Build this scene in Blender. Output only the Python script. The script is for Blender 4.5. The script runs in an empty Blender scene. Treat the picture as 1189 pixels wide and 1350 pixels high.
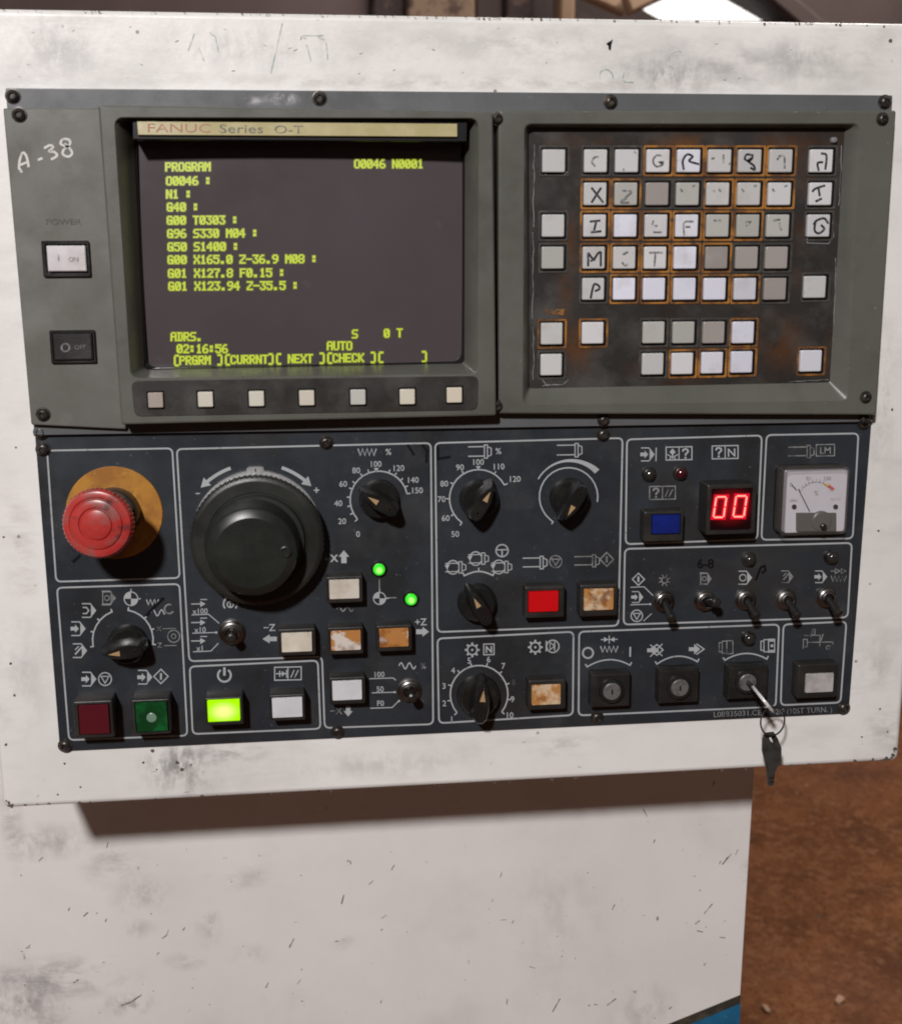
import bpy, bmesh, math, random
from mathutils import Vector, Matrix, geometry
random.seed(7)
S = bpy.context.scene
C = S.collection

# ------------------------------------------------------------------ camera
D, CZ = 0.735, 1.40                     # distance of the lens from the panel plane, lens height
F, CX, CY = 1625.0, 594.5, 675.0        # fitted from the straight edges of the panel
R0 = (0.99370929, -0.02864876, 0.10826398)    # panel right, in camera axes (x right, y down, z forward)
R1 = (0.00561126, 0.97824856, 0.20736025)     # panel down
R2 = (-0.11184969, -0.20544831, 0.97225544)   # into the panel
def dot(a, b): return a[0]*b[0] + a[1]*b[1] + a[2]*b[2]
cam = bpy.data.objects.new('camera', bpy.data.cameras.new('camera')); C.objects.link(cam)
cam.matrix_world = Matrix(((R0[0], -R0[1], -R0[2], 0.0),
                           (R2[0], -R2[1], -R2[2], -D),
                           (-R1[0], R1[1], R1[2], CZ),
                           (0, 0, 0, 1)))
cam.data.sensor_fit = 'HORIZONTAL'; cam.data.sensor_width = 36
cam.data.lens = 36*F/1189
cam.data.clip_start = 0.05; cam.data.clip_end = 200
cam.data.dof.use_dof = True; cam.data.dof.focus_distance = 0.80; cam.data.dof.aperture_fstop = 14
S.camera = cam

# ------------------------------------------------------------------ light
w = bpy.data.worlds.new('World'); S.world = w; w.use_nodes = True
w.node_tree.nodes['Background'].inputs[0].default_value = (0.86, 0.80, 0.74, 1)
w.node_tree.nodes['Background'].inputs[1].default_value = 0.14
ld = bpy.data.lights.new('workshop_lamp', 'AREA'); ld.shape = 'DISK'; ld.size = 0.17
ld.energy = 65; ld.color = (1.0, 0.965, 0.955)
lo = bpy.data.objects.new('workshop_lamp', ld); C.objects.link(lo)
tgt = Vector((0.08, 0, 1.22))
lo.location = tgt + Vector((-0.72, -2.05, 1.30))
lo.rotation_euler = (lo.location - tgt).to_track_quat('Z', 'Y').to_euler()
dd = bpy.data.lights.new('roof_daylight', 'AREA'); dd.size = 1.6; dd.energy = 110; dd.color = (1.0, .93, .86)   # day coming through the open roof bay behind the machine
do = bpy.data.objects.new('roof_daylight', dd); C.objects.link(do); do.location = (2.0, 2.2, 3.6)
do.rotation_euler = (do.location - Vector((1.3, 1.3, 0))).to_track_quat('Z', 'Y').to_euler()
S.view_settings.view_transform = 'Standard'; S.view_settings.look = 'None'
S.view_settings.exposure = 0; S.view_settings.gamma = 1
S.render.engine = 'CYCLES'
S.render.filter_size = 1.9
S.cycles.filter_width = 1.9

# ------------------------------------------------------------------ geometry of the place
def P(px, py, h=0.0):
    """point h metres in front of the panel plane that was measured at px, py"""
    v = (px-CX, py-CY, F)
    d = (dot(v, R0), dot(v, R2), -dot(v, R1))
    t = (D-h)/d[1]
    return Vector((t*d[0], -h, CZ+t*d[2]))
def on_floor(px, py, z=0.0):
    v = (px-CX, py-CY, F)
    d = (dot(v, R0), dot(v, R2), -dot(v, R1))
    t = (z-CZ)/d[2]
    return Vector((t*d[0], -D+t*d[1], z))
WP = {}
def place(o, loc, parent):
    loc = Vector(loc); WP[o.name] = loc
    if parent is not None:
        o.parent = parent; o.location = loc - WP[parent.name]
    else: o.location = loc
def thing(name, label, cat, loc, group=None):
    o = bpy.data.objects.new(name, None); C.objects.link(o); o.empty_display_size = .02
    place(o, loc, None); o['label'] = label; o['category'] = cat
    if group: o['group'] = group
    return o
def mk(name, V, Fc, m, parent=None, origin=None, angle=35, label=None, color=None, recalc=True, mats=None, fmat=None):
    me = bpy.data.meshes.new(name)
    if origin is None:
        n = len(V); lo_ = [min(v[i] for v in V) for i in range(3)]; hi_ = [max(v[i] for v in V) for i in range(3)]
        origin = Vector([(lo_[i]+hi_[i])/2 for i in range(3)])
    origin = Vector(origin)
    me.from_pydata([tuple(Vector(v)-origin) for v in V], [], Fc)
    if recalc:
        bm = bmesh.new(); bm.from_mesh(me); bmesh.ops.recalc_face_normals(bm, faces=bm.faces); bm.to_mesh(me); bm.free()
    me.materials.append(m)
    if angle:
        me.polygons.foreach_set('use_smooth', [True]*len(me.polygons))
        me.set_sharp_from_angle(angle=math.radians(angle))
        for pl in me.polygons:
            if len(pl.vertices) > 4 or abs(pl.normal.y) > .9995: pl.use_smooth = False     # flat faces stay flat
    o = bpy.data.objects.new(name, me); C.objects.link(o); place(o, origin, parent)
    if label: o['label'] = label
    if color: o.color = (*color, 1)
    return o
def ccw(pts):
    a = sum(pts[i][0]*pts[(i+1) % len(pts)][1]-pts[(i+1) % len(pts)][0]*pts[i][1] for i in range(len(pts)))
    return pts if a > 0 else pts[::-1]
def inset(pts, d):
    out = []; n = len(pts)
    for i in range(n):
        p0 = Vector(pts[i-1]); p = Vector(pts[i]); p1 = Vector(pts[(i+1) % n])
        a = (p-p0).normalized(); b = (p1-p).normalized()
        na = Vector((-a.y, a.x)); nb = Vector((-b.y, b.x))
        m = (na+nb); m /= max(.2, m.dot(na))
        out.append(tuple(p+m*d))
    return out
def rq(pts, r=0.0, seg=4, ins=0.0):
    """rounded convex outline in (x, z)"""
    pts = ccw([tuple(p) for p in pts])
    if ins: pts = inset(pts, ins)
    if r <= 0: return pts
    out = []; n = len(pts)
    for i in range(n):
        p0 = Vector(pts[i-1]); p = Vector(pts[i]); p1 = Vector(pts[(i+1) % n])
        a = (p0-p); b = (p1-p); rr = min(r, a.length*.49, b.length*.49)
        a = p+a.normalized()*rr; b = p+b.normalized()*rr
        for k in range(seg+1):
            t = k/seg
            out.append(tuple(a*(1-t)**2+p*2*t*(1-t)+b*t*t))
    return out
def quad(pxs, h):
    return [(P(x, y, h).x, P(x, y, h).z) for x, y in pxs]
def rect(l, t, r, b, h):
    cx, cy = (l+r)/2, (t+b)/2
    x0, x1 = P(l, cy, h).x, P(r, cy, h).x; z1, z0 = P(cx, t, h).z, P(cx, b, h).z
    return [(x0, z0), (x1, z0), (x1, z1), (x0, z1)]
def loftd(loops, back=True, front=True):
    """loops = [(outline, h)...] from back to front -> verts, faces"""
    V, Fc = [], []; n = len(loops[0][0])
    for lp, h in loops:
        V += [(x, -h, z) for x, z in lp]
    for k in range(len(loops)-1):
        for i in range(n):
            j = (i+1) % n
            Fc.append((k*n+i, k*n+j, (k+1)*n+j, (k+1)*n+i))
    if back: Fc.append(tuple(range(n))[::-1])
    if front: Fc.append(tuple(range((len(loops)-1)*n, len(loops)*n)))
    return V, Fc
def loft(name, loops, m, parent=None, back=True, front=True, **k):
    V, Fc = loftd(loops, back, front)
    return mk(name, V, Fc, m, parent, **k)
def slab(name, pts, h0, h1, m, parent=None, r=0.0, bev=0.0006, seg=4, **k):
    L = [(rq(pts, r, seg), h0), (rq(pts, r, seg), h1-bev), (rq(pts, r, seg, bev*.35), h1-bev*.35), (rq(pts, r, seg, bev), h1)]
    return loft(name, L, m, parent, **k)
def circ(r, n=32, cx=0, cz=0, a0=0):
    return [(cx+r*math.cos(a0+2*math.pi*i/n), cz+r*math.sin(a0+2*math.pi*i/n)) for i in range(n)]
def lathe(name, c, prof, m, parent=None, n=32, knurl=0.0, kidx=(), axis=None, back=True, front=True, **k):
    """c = foot point (Vector); prof = [(radius, height)]; axis = direction it points"""
    V, Fc = [], []
    for q, (r, h) in enumerate(prof):
        for i in range(n):
            rr = r - (knurl if (q in kidx and i % 2) else 0)
            a = 2*math.pi*i/n
            V.append(Vector((rr*math.cos(a), -h, rr*math.sin(a))))
    for q in range(len(prof)-1):
        for i in range(n):
            j = (i+1) % n; Fc.append((q*n+i, q*n+j, (q+1)*n+j, (q+1)*n+i))
    if back: Fc.append(tuple(range(n))[::-1])
    if front: Fc.append(tuple(range((len(prof)-1)*n, len(prof)*n)))
    M = Matrix.Identity(3)
    if axis is not None: M = Vector((0, -1, 0)).rotation_difference(Vector(axis)).to_matrix()
    V = [M @ v + Vector(c) for v in V]
    return mk(name, V, Fc, m, parent, origin=c, **k)

# ------------------------------------------------------------------ materials
def mat(name, col, rough=.5, metal=0.0, layers=(), spots=(), bump=0.0, bscale=600, objcol=False, spec=.5, coat=0.0,
        emit=None, estr=0.0, rvar=0.0, alpha=1.0, bstretch=(1, 1, 1)):
    m = bpy.data.materials.new(name); m.use_nodes = True
    nt = m.node_tree; N = nt.nodes; L = nt.links
    b = N['Principled BSDF']
    geo = N.new('ShaderNodeNewGeometry'); pos = geo.outputs['Position']
    if objcol:
        oi = N.new('ShaderNodeObjectInfo'); cur = oi.outputs['Color']
    else:
        rgb = N.new('ShaderNodeRGB'); rgb.outputs[0].default_value = (*col, 1); cur = rgb.outputs[0]
    def noise(sc, det=4, stretch=(1, 1, 1), off=0.0, kind='noise', rough_=.6):
        mp = N.new('ShaderNodeMapping'); L.new(pos, mp.inputs[0]); mp.inputs['Scale'].default_value = stretch
        mp.inputs['Location'].default_value = (off, off*1.7, off*.6)
        if kind == 'noise':
            t = N.new('ShaderNodeTexNoise'); t.inputs['Detail'].default_value = det; t.inputs['Roughness'].default_value = rough_
            o = t.outputs['Fac']
        else:
            t = N.new('ShaderNodeTexVoronoi'); o = t.outputs['Distance']
        t.inputs['Scale'].default_value = sc; L.new(mp.outputs[0], t.inputs['Vector'])
        return o
    def ramp(sock, lo_, hi_, amt=1.0):
        r = N.new('ShaderNodeMapRange'); L.new(sock, r.inputs[0]); r.inputs[1].default_value = lo_; r.inputs[2].default_value = hi_
        r.inputs[3].default_value = 0; r.inputs[4].default_value = amt; return r.outputs[0]
    def mul(a, c):
        x = N.new('ShaderNodeMath'); x.operation = 'MULTIPLY'; L.new(a, x.inputs[0]); L.new(c, x.inputs[1]); return x.outputs[0]
    def over(fac, c2):
        nonlocal cur
        x = N.new('ShaderNodeMix'); x.data_type = 'RGBA'; L.new(fac, x.inputs[0]); L.new(cur, x.inputs[6]); x.inputs[7].default_value = (*c2, 1)
        cur = x.outputs[2]
    for q, ly in enumerate(layers):
        f = ramp(noise(ly.get('sc', 20), ly.get('det', 5), ly.get('st', (1, 1, 1)), ly.get('off', q*3.1), ly.get('kind', 'noise')), ly['lo'], ly['hi'], ly.get('amt', 1))
        if 'mask' in ly:
            ms, ml, mh = ly['mask']; f = mul(f, ramp(noise(ms, 3, (1, 1, 1), q*5.3+1), ml, mh))
        over(f, ly['col'])
    for q, sp in enumerate(spots):            # stains: centre, radii (x, z), strength, colour
        c, rx, rz, amt, c2 = sp[:5]
        s = N.new('ShaderNodeVectorMath'); s.operation = 'SUBTRACT'; L.new(pos, s.inputs[0]); s.inputs[1].default_value = tuple(c)
        sc_ = N.new('ShaderNodeVectorMath'); sc_.operation = 'MULTIPLY'; L.new(s.outputs[0], sc_.inputs[0]); sc_.inputs[1].default_value = (1/rx, 0, 1/rz)
        ln = N.new('ShaderNodeVectorMath'); ln.operation = 'LENGTH'; L.new(sc_.outputs[0], ln.inputs[0])
        f = mul(ramp(ln.outputs['Value'], 1.0, 0.1, amt), ramp(noise(sp[5] if len(sp) > 5 else 90, 10, (.45, 1, 1) if q % 2 else (1, 1, .6), q*2.3, 'noise', .72), .44, .60))
        over(f, c2)
    L.new(cur, b.inputs['Base Color'])
    b.inputs['Roughness'].default_value = rough; b.inputs['Metallic'].default_value = metal
    b.inputs['Specular IOR Level'].default_value = spec; b.inputs['Coat Weight'].default_value = coat; b.inputs['Coat Roughness'].default_value = .12
    if rvar:
        rr = N.new('ShaderNodeMapRange'); L.new(noise(45, 4, (1, 1, 1), 9), rr.inputs[0]); rr.inputs[1].default_value = .3; rr.inputs[2].default_value = .7
        rr.inputs[3].default_value = max(.03, rough-rvar); rr.inputs[4].default_value = min(1, rough+rvar); L.new(rr.outputs[0], b.inputs['Roughness'])
    if bump:
        bp = N.new('ShaderNodeBump'); bp.inputs['Strength'].default_value = bump; bp.inputs['Distance'].default_value = .0005
        L.new(noise(bscale, 4, bstretch, 2), bp.inputs['Height']); L.new(bp.outputs[0], b.inputs['Normal'])
    if emit:
        b.inputs['Emission Color'].default_value = (*emit, 1); b.inputs['Emission Strength'].default_value = estr
    if alpha < 1:
        b.inputs['Alpha'].default_value = alpha
    return m
def sp(px, py, rx, rz, amt, col, sc=90, h=0.0): return (P(px, py, h), rx, rz, amt, col, sc)
K = .0005  # metres per pixel, roughly
GREY = (.30, .29, .28); DK = (.05, .045, .04)
wear_white = [
    dict(col=(.58, .565, .54), sc=7, lo=.42, hi=.72, amt=.65, det=6),
    dict(col=(.38, .37, .36), sc=22, lo=.52, hi=.80, amt=.5, det=9, st=(.5, 1, 1.2)),
    dict(col=(.45, .44, .43), sc=60, lo=.60, hi=.75, amt=.45, det=8, st=(.12, 1, 1)),
    dict(col=(.16, .15, .14), sc=170, lo=.70, hi=.76, amt=.7, det=3, mask=(14, .5, .62)),
    dict(col=(.10, .09, .08), sc=60, lo=.075, hi=.045, amt=.85, kind='v', mask=(30, .50, .60)),
]
M = {}
SMR = (.25, .245, .24)
M['white'] = mat('worn_white_paint', (.76, .745, .725), .42, layers=wear_white, bump=.25, bscale=260, rvar=.12, spots=[
    sp(240, 1010, .030, .026, .95, SMR, 110), sp(300, 995, .03, .01, .5, SMR, 200), sp(75, 60, .045, .03, .50, SMR, 40),
    sp(700, 60, .16, .02, .35, SMR, 60), sp(880, 100, .05, .016, .55, SMR, 150), sp(980, 85, .10, .022, .45, SMR, 60),
    sp(1060, 80, .03, .018, .55, SMR, 70), sp(1130, 60, .05, .03, .35, SMR, 50), sp(330, 60, .08, .02, .35, SMR, 80),
    sp(25, 730, .012, .06, .5, (.45, .40, .34), 90), sp(1160, 880, .02, .03, .35, SMR, 80), sp(1170, 960, .02, .02, .5, SMR, 120),
    sp(500, 1010, .08, .012, .25, SMR, 120), sp(735, 985, .03, .012, .3, SMR, 150), sp(1165, 540, .012, .06, .35, SMR, 90),
    sp(600, 108, .30, .006, .5, (.40, .36, .33), 160), sp(20, 900, .03, .05, .3, SMR, 60)])
cs = lambda px, py, rx, rz, a, sc=60: (P(px, py, -.125), rx, rz, a*.72, SMR, sc)
M['white2'] = mat('worn_white_cabinet_paint', (.765, .735, .715), .45, layers=[
    dict(col=(.60, .58, .56), sc=5, lo=.40, hi=.70, amt=.6, det=6),
    dict(col=(.48, .46, .45), sc=16, lo=.56, hi=.78, amt=.32, det=9),
    dict(col=(.50, .48, .46), sc=40, lo=.60, hi=.75, amt=.35, det=7, st=(.3, 1, .1)),
    dict(col=(.12, .11, .10), sc=70, lo=.085, hi=.05, amt=.8, kind='v', mask=(25, .50, .58), st=(1, 1, .5)),
    dict(col=(.10, .09, .08), sc=150, lo=.70, hi=.75, amt=.8, det=3, st=(1, 1, .5), mask=(18, .52, .6))],
    bump=.2, bscale=240, rvar=.1, spots=[
    cs(60, 1110, .045, .018, .8), cs(150, 1140, .03, .022, .6), cs(190, 1180, .03, .02, .6), cs(80, 1290, .07, .022, 1.0, 70),
    cs(30, 1320, .04, .035, 1.0, 90), cs(245, 1265, .02, .012, .7), cs(275, 1220, .012, .025, .7), cs(310, 1160, .03, .012, .6),
    cs(180, 1225, .018, .010, .6), cs(450, 1240, .012, .01, .6), cs(330, 1260, .02, .012, .5), cs(985, 1150, .008, .014, .9),
    cs(170, 1325, .025, .012, .9, 120), cs(15, 1080, .01, .05, .8), cs(850, 1330, .03, .03, .5), cs(60, 1345, .02, .02, .8), cs(740, 1200, .05, .08, .25)])
M['chip'] = mat('chipped_paint_primer', (.085, .07, .06), .7, layers=[dict(col=(.12, .07, .04), sc=200, lo=.5, hi=.6)])
M['smudge_line'] = mat('dark_scratch', (.14, .13, .12), .6, layers=[dict(col=(.5, .47, .45), sc=260, lo=.48, hi=.6, amt=.9)])
M['bluepaint'] = mat('blue_paint', (.012, .13, .26), .4, layers=[dict(col=(.01, .07, .15), sc=30, lo=.45, hi=.7, amt=.7), dict(col=(.2, .25, .3), sc=200, lo=.68, hi=.72, amt=.5)], bump=.1)
M['gasket'] = mat('dark_rubber_gasket', (.03, .028, .022), .6, layers=[dict(col=(.10, .085, .05), sc=70, lo=.45, hi=.65, amt=.8)])
M['panel'] = mat('slate_panel_lacquer', (.0195, .0235, .0295), .36, bump=.12, bscale=900, rvar=.08, layers=[
    dict(col=(.031, .037, .044), sc=9, lo=.42, hi=.68, amt=.8, det=5),
    dict(col=(.065, .066, .064), sc=35, lo=.54, hi=.80, amt=.5, det=8),
    dict(col=(.014, .012, .010), sc=18, lo=.50, hi=.72, amt=.8, det=6),
    dict(col=(.14, .14, .14), sc=420, lo=.71, hi=.75, amt=.5, det=2)], spots=[
    sp(925, 660, .10, .05, .55, (.030, .024, .018), 40), sp(985, 760, .09, .04, .55, (.032, .027, .021), 50),
    sp(1090, 790, .03, .05, .4, (.03, .024, .018), 60), sp(985, 845, .02, .02, .6, (.05, .045, .035), 60)])
M['grey'] = mat('olive_grey_moulding', (.088, .090, .076), .36, bump=.1, bscale=1100, rvar=.1, layers=[
    dict(col=(.125, .124, .110), sc=8, lo=.4, hi=.7, amt=.8), dict(col=(.055, .054, .045), sc=26, lo=.5, hi=.78, amt=.6, det=8),
    dict(col=(.30, .29, .27), sc=300, lo=.73, hi=.77, amt=.4, det=2)])
M['bluegrey'] = mat('blue_grey_flange_paint', (.105, .109, .114), .35, rvar=.1, bump=.06, bscale=900, layers=[
    dict(col=(.09, .093, .095), sc=14, lo=.42, hi=.7, amt=.8), dict(col=(.28, .28, .28), sc=90, lo=.66, hi=.74, amt=.5)],
    spots=[sp(372, 131, .012, .004, 1.0, (.5, .5, .5), 200), sp(335, 133, .008, .003, .7, (.5, .5, .5), 200)])
M['sidegrey'] = mat('grey_side_plate_paint', (.125, .124, .112), .36, rvar=.1, bump=.06, bscale=900, layers=[
    dict(col=(.115, .113, .10), sc=9, lo=.42, hi=.7, amt=.8), dict(col=(.20, .195, .18), sc=30, lo=.5, hi=.75, amt=.6, det=7)])
M['recess'] = mat('dark_recess_moulding', (.060, .058, .045), .45, bump=.2, layers=[dict(col=(.035, .033, .026), sc=30, lo=.45, hi=.65)])
M['blackpl'] = mat('black_plastic', (.014, .0135, .013), .30, rvar=.1, bump=.15, bscale=900, layers=[
    dict(col=(.035, .033, .030), sc=60, lo=.48, hi=.75, amt=.8, det=7), dict(col=(.07, .065, .055), sc=180, lo=.62, hi=.75, amt=.4)])
M['knobpl'] = mat('glossy_black_knob', (.011, .0105, .010), .20, rvar=.05, layers=[dict(col=(.028, .026, .022), sc=90, lo=.5, hi=.75, amt=.6, det=7)])
M['housing'] = mat('grimy_button_housing', (.017, .016, .015), .38, rvar=.1, bump=.2, bscale=900, layers=[
    dict(col=(.036, .032, .027), sc=50, lo=.45, hi=.72, amt=.8, det=7)])
M['wheelpl'] = mat('handwheel_plastic', (.013, .014, .012), .36, rvar=.1, bump=.2, bscale=1200, layers=[
    dict(col=(.026, .028, .024), sc=25, lo=.4, hi=.7, amt=.8, det=6)])
M['capgloss'] = mat('handwheel_cap_plastic', (.012, .014, .012), .33, rvar=.08, layers=[dict(col=(.022, .025, .021), sc=40, lo=.45, hi=.7, amt=.7, det=7)])
M['screw'] = mat('black_oxide_steel', (.035, .03, .028), .35, metal=.5, layers=[dict(col=(.12, .10, .08), sc=300, lo=.5, hi=.7)])
M['chrome'] = mat('dulled_chrome', (.25, .24, .235), .30, metal=1, rvar=.12, layers=[dict(col=(.12, .11, .10), sc=150, lo=.45, hi=.7, amt=.8, det=6)])
M['steel'] = mat('bright_steel', (.85, .83, .81), .30, metal=.25, layers=[dict(col=(.35, .33, .3), sc=300, lo=.5, hi=.7, amt=.6)])
M['lever'] = mat('dark_lever_metal', (.022, .020, .018), .32, metal=.2, layers=[dict(col=(.02, .018, .016), sc=200, lo=.45, hi=.65)])
M['lockface'] = mat('worn_lock_face', (.16, .155, .15), .35, metal=.3, layers=[dict(col=(.06, .055, .05), sc=300, lo=.5, hi=.65, amt=.8)])
M['silver'] = mat('cast_silver_paint', (.42, .42, .42), .32, metal=.35, layers=[dict(col=(.22, .22, .22), sc=200, lo=.5, hi=.7, amt=.6)])
M['keysteel'] = mat('dull_key_steel', (.075, .072, .068), .5, metal=.6, layers=[dict(col=(.04, .038, .036), sc=150, lo=.45, hi=.65)])
M['pointer'] = mat('cream_pointer_paint', (.36, .235, .12), .5, layers=[dict(col=(.45, .25, .09), sc=400, lo=.5, hi=.7, amt=.6)])
M['print'] = mat('printed_light_grey_ink', (.38, .395, .41), .5, layers=[
    dict(col=(.30, .31, .32), sc=40, lo=.42, hi=.7, amt=.8, det=6), dict(col=(.08, .08, .08), sc=260, lo=.62, hi=.70, amt=.55)])
M['printdim'] = mat('worn_printed_ink', (.22, .225, .225), .5, layers=[dict(col=(.07, .07, .07), sc=160, lo=.46, hi=.62, amt=.9)])
M['darkprint'] = mat('dark_printed_ink', (.05, .05, .045), .5, layers=[dict(col=(.10, .10, .09), sc=300, lo=.5, hi=.65, amt=.8)])
M['ink'] = mat('marker_ink', (.02, .022, .028), .5, layers=[dict(col=(.22, .23, .23), sc=500, lo=.52, hi=.70, amt=.7)])
M['inkfaint'] = mat('faded_marker_ink', (.13, .13, .13), .5, layers=[dict(col=(.42, .42, .40), sc=420, lo=.45, hi=.62, amt=.85)])
M['inkgreen'] = mat('faded_green_marker', (.30, .38, .36), .5, layers=[dict(col=(.66, .65, .62), sc=200, lo=.42, hi=.58, amt=.9)])
M['inkpanel'] = mat('black_marker_on_panel', (.006, .006, .008), .3)
M['chalk'] = mat('white_chalk', (.62, .60, .57), .9, layers=[dict(col=(.30, .29, .27), sc=450, lo=.50, hi=.64, amt=.7)])
M['redmush'] = mat('worn_red_plastic', (.35, .026, .023), .24, rvar=.08, layers=[
    dict(col=(.50, .06, .05), sc=30, lo=.4, hi=.7, amt=.7), dict(col=(.22, .10, .09), sc=70, lo=.50, hi=.66, amt=.85, det=8), dict(col=(.07, .03, .03), sc=110, lo=.58, hi=.68, amt=.7, det=8)])
M['yellowdisc'] = mat('rusty_yellow_disc', (.42, .19, .022), .5, bump=.25, bscale=700, layers=[
    dict(col=(.26, .10, .013), sc=45, lo=.44, hi=.62, amt=.85, det=9), dict(col=(.09, .035, .012), sc=90, lo=.54, hi=.70, amt=.8, det=8), dict(col=(.62, .38, .08), sc=120, lo=.6, hi=.8, amt=.5)])
M['mdi'] = mat('grimy_keypad_membrane', (.025, .023, .0215), .38, rvar=.12, bump=.15, bscale=900, layers=[
    dict(col=(.075, .07, .064), sc=45, lo=.48, hi=.75, amt=.8, det=8),
    dict(col=(.050, .022, .009), sc=11, lo=.53, hi=.68, amt=.8, det=5, off=4.7),
    dict(col=(.02, .012, .008), sc=20, lo=.55, hi=.75, amt=.7, det=7)], spots=[
    sp(755, 460, .020, .022, .9, (.085, .035, .012), 40), sp(1058, 290, .010, .06, 1.0, (.085, .033, .010), 20), sp(1025, 460, .022, .03, .9, (.07, .03, .012), 30), sp(745, 340, .008, .05, .9, (.08, .032, .010), 30), sp(905, 188, .10, .006, .9, (.09, .038, .012), 30)])
M['keycap'] = mat('translucent_keycap_plastic', (.6, .6, .6), .35, objcol=True, rvar=.08, layers=[
    dict(col=(.36, .34, .31), sc=60, lo=.55, hi=.80, amt=.55, det=7), dict(col=(.2, .18, .16), sc=260, lo=.66, hi=.74, amt=.4)])
M['orange'] = mat('worn_orange_key_outline', (.32, .135, .022), .5, layers=[dict(col=(.10, .040, .012), sc=90, lo=.40, hi=.58, amt=.95, det=6), dict(col=(.05, .03, .02), sc=200, lo=.56, hi=.68, amt=.8)])
M['darkframe'] = mat('dark_key_outline', (.045, .042, .038), .4, layers=[dict(col=(.10, .085, .07), sc=120, lo=.5, hi=.7, amt=.7)])
M['strip'] = mat('yellowed_name_strip', (.38, .33, .155), .4, layers=[dict(col=(.48, .42, .24), sc=60, lo=.45, hi=.7, amt=.8), dict(col=(.50, .46, .30), sc=14, lo=.5, hi=.7, amt=.6)], spots=[sp(200, 168, .03, .004, .6, (.65, .60, .45), 200)])
M['stripred'] = mat('faded_red_print', (.36, .16, .10), .5, layers=[dict(col=(.45, .32, .18), sc=300, lo=.48, hi=.65, amt=.7)])
M['stripdark'] = mat('faded_dark_print', (.13, .13, .10), .5, layers=[dict(col=(.35, .32, .2), sc=300, lo=.5, hi=.65, amt=.6)])
M['crt'] = mat('crt_glass', (.068, .056, .058), .14, rvar=.05, spec=.5, layers=[
    dict(col=(.084, .070, .080), sc=7, lo=.4, hi=.7, amt=.7), dict(col=(.16, .15, .16), sc=55, lo=.66, hi=.80, amt=.35, det=6), dict(col=(.25, .15, .17), sc=500, lo=.74, hi=.78, amt=.3)])
M['crtedge'] = mat('crt_black_mask', (.008, .008, .009), .3)
M['phosphor'] = mat('glowing_phosphor_text', (.1, .12, .01), .5, emit=(.50, .60, .035), estr=.88)
M['halo'] = mat('phosphor_halo', (.05, .05, .02), .4, emit=(.14, .165, .02), estr=.9)
M['led_g'] = mat('lit_green_lens', (.02, .35, .02), .2, emit=(.05, .85, .03), estr=.75)
M['led_gc'] = mat('lit_green_core', (.1, .6, .05), .2, emit=(.42, 1.0, .18), estr=1.0)
M['led_r'] = mat('dark_red_lens', (.05, .004, .008), .15, coat=.6)
M['led_c'] = mat('clear_dark_lens', (.022, .022, .019), .14, coat=.3)
M['digit'] = mat('lit_red_segment', (.4, .02, .02), .4, emit=(1.0, .42, .30), estr=1.35)
M['digitglow'] = mat('red_light_in_window', (.2, 0, .01), .4, emit=(.70, .002, .018), estr=.85)
M['redglass'] = mat('dark_red_window', (.035, .001, .002), .15, coat=.3, emit=(.6, 0, .003), estr=.03)
def lit(name, edge, core, c, rx, rz, e, se=1.0):
    """lens lit from a bulb behind its middle"""
    m = bpy.data.materials.new(name); m.use_nodes = True; nt = m.node_tree; N = nt.nodes; L = nt.links; b = N['Principled BSDF']
    g = N.new('ShaderNodeNewGeometry'); s = N.new('ShaderNodeVectorMath'); s.operation = 'SUBTRACT'; L.new(g.outputs['Position'], s.inputs[0]); s.inputs[1].default_value = c
    q = N.new('ShaderNodeVectorMath'); q.operation = 'MULTIPLY'; L.new(s.outputs[0], q.inputs[0]); q.inputs[1].default_value = (1/rx, 0, 1/rz)
    l = N.new('ShaderNodeVectorMath'); l.operation = 'LENGTH'; L.new(q.outputs[0], l.inputs[0])
    r = N.new('ShaderNodeMapRange'); r.interpolation_type = 'SMOOTHSTEP'; L.new(l.outputs['Value'], r.inputs[0]); r.inputs[1].default_value = 1.25; r.inputs[2].default_value = .1
    x = N.new('ShaderNodeMix'); x.data_type = 'RGBA'; L.new(r.outputs[0], x.inputs[0]); x.inputs[6].default_value = (*edge, 1); x.inputs[7].default_value = (*core, 1)
    L.new(x.outputs[2], b.inputs['Emission Color']); b.inputs['Emission Strength'].default_value = e
    b.inputs['Base Color'].default_value = (edge[0]*.3, edge[1]*.3, edge[2]*.3, 1); b.inputs['Roughness'].default_value = .3
    return m
M['cap_white'] = mat('white_lens', (.60, .61, .64), .3, rvar=.06, layers=[dict(col=(.50, .50, .52), sc=60, lo=.45, hi=.7, amt=.7)])
M['cap_ivory'] = mat('yellowed_lens', (.55, .49, .41), .3, rvar=.06, layers=[dict(col=(.66, .62, .52), sc=40, lo=.45, hi=.65), dict(col=(.30, .17, .06), sc=60, lo=.62, hi=.75, amt=.8)])
M['cap_stain'] = mat('brown_stained_lens', (.60, .55, .50), .3, rvar=.06, layers=[
    dict(col=(.42, .17, .035), sc=55, lo=.40, hi=.45, amt=.95, det=4, off=2.2), dict(col=(.20, .065, .012), sc=120, lo=.50, hi=.66, amt=.8, det=6)])
M['cap_amber'] = mat('amber_brown_lens', (.42, .20, .065), .3, rvar=.06, layers=[
    dict(col=(.60, .46, .31), sc=130, lo=.48, hi=.60, amt=.9, det=7), dict(col=(.16, .055, .018), sc=160, lo=.52, hi=.66, amt=.85, det=6)])
M['cap_red'] = mat('bright_red_lens', (.45, .004, .006), .3, emit=(.5, 0, .002), estr=.16)
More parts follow.
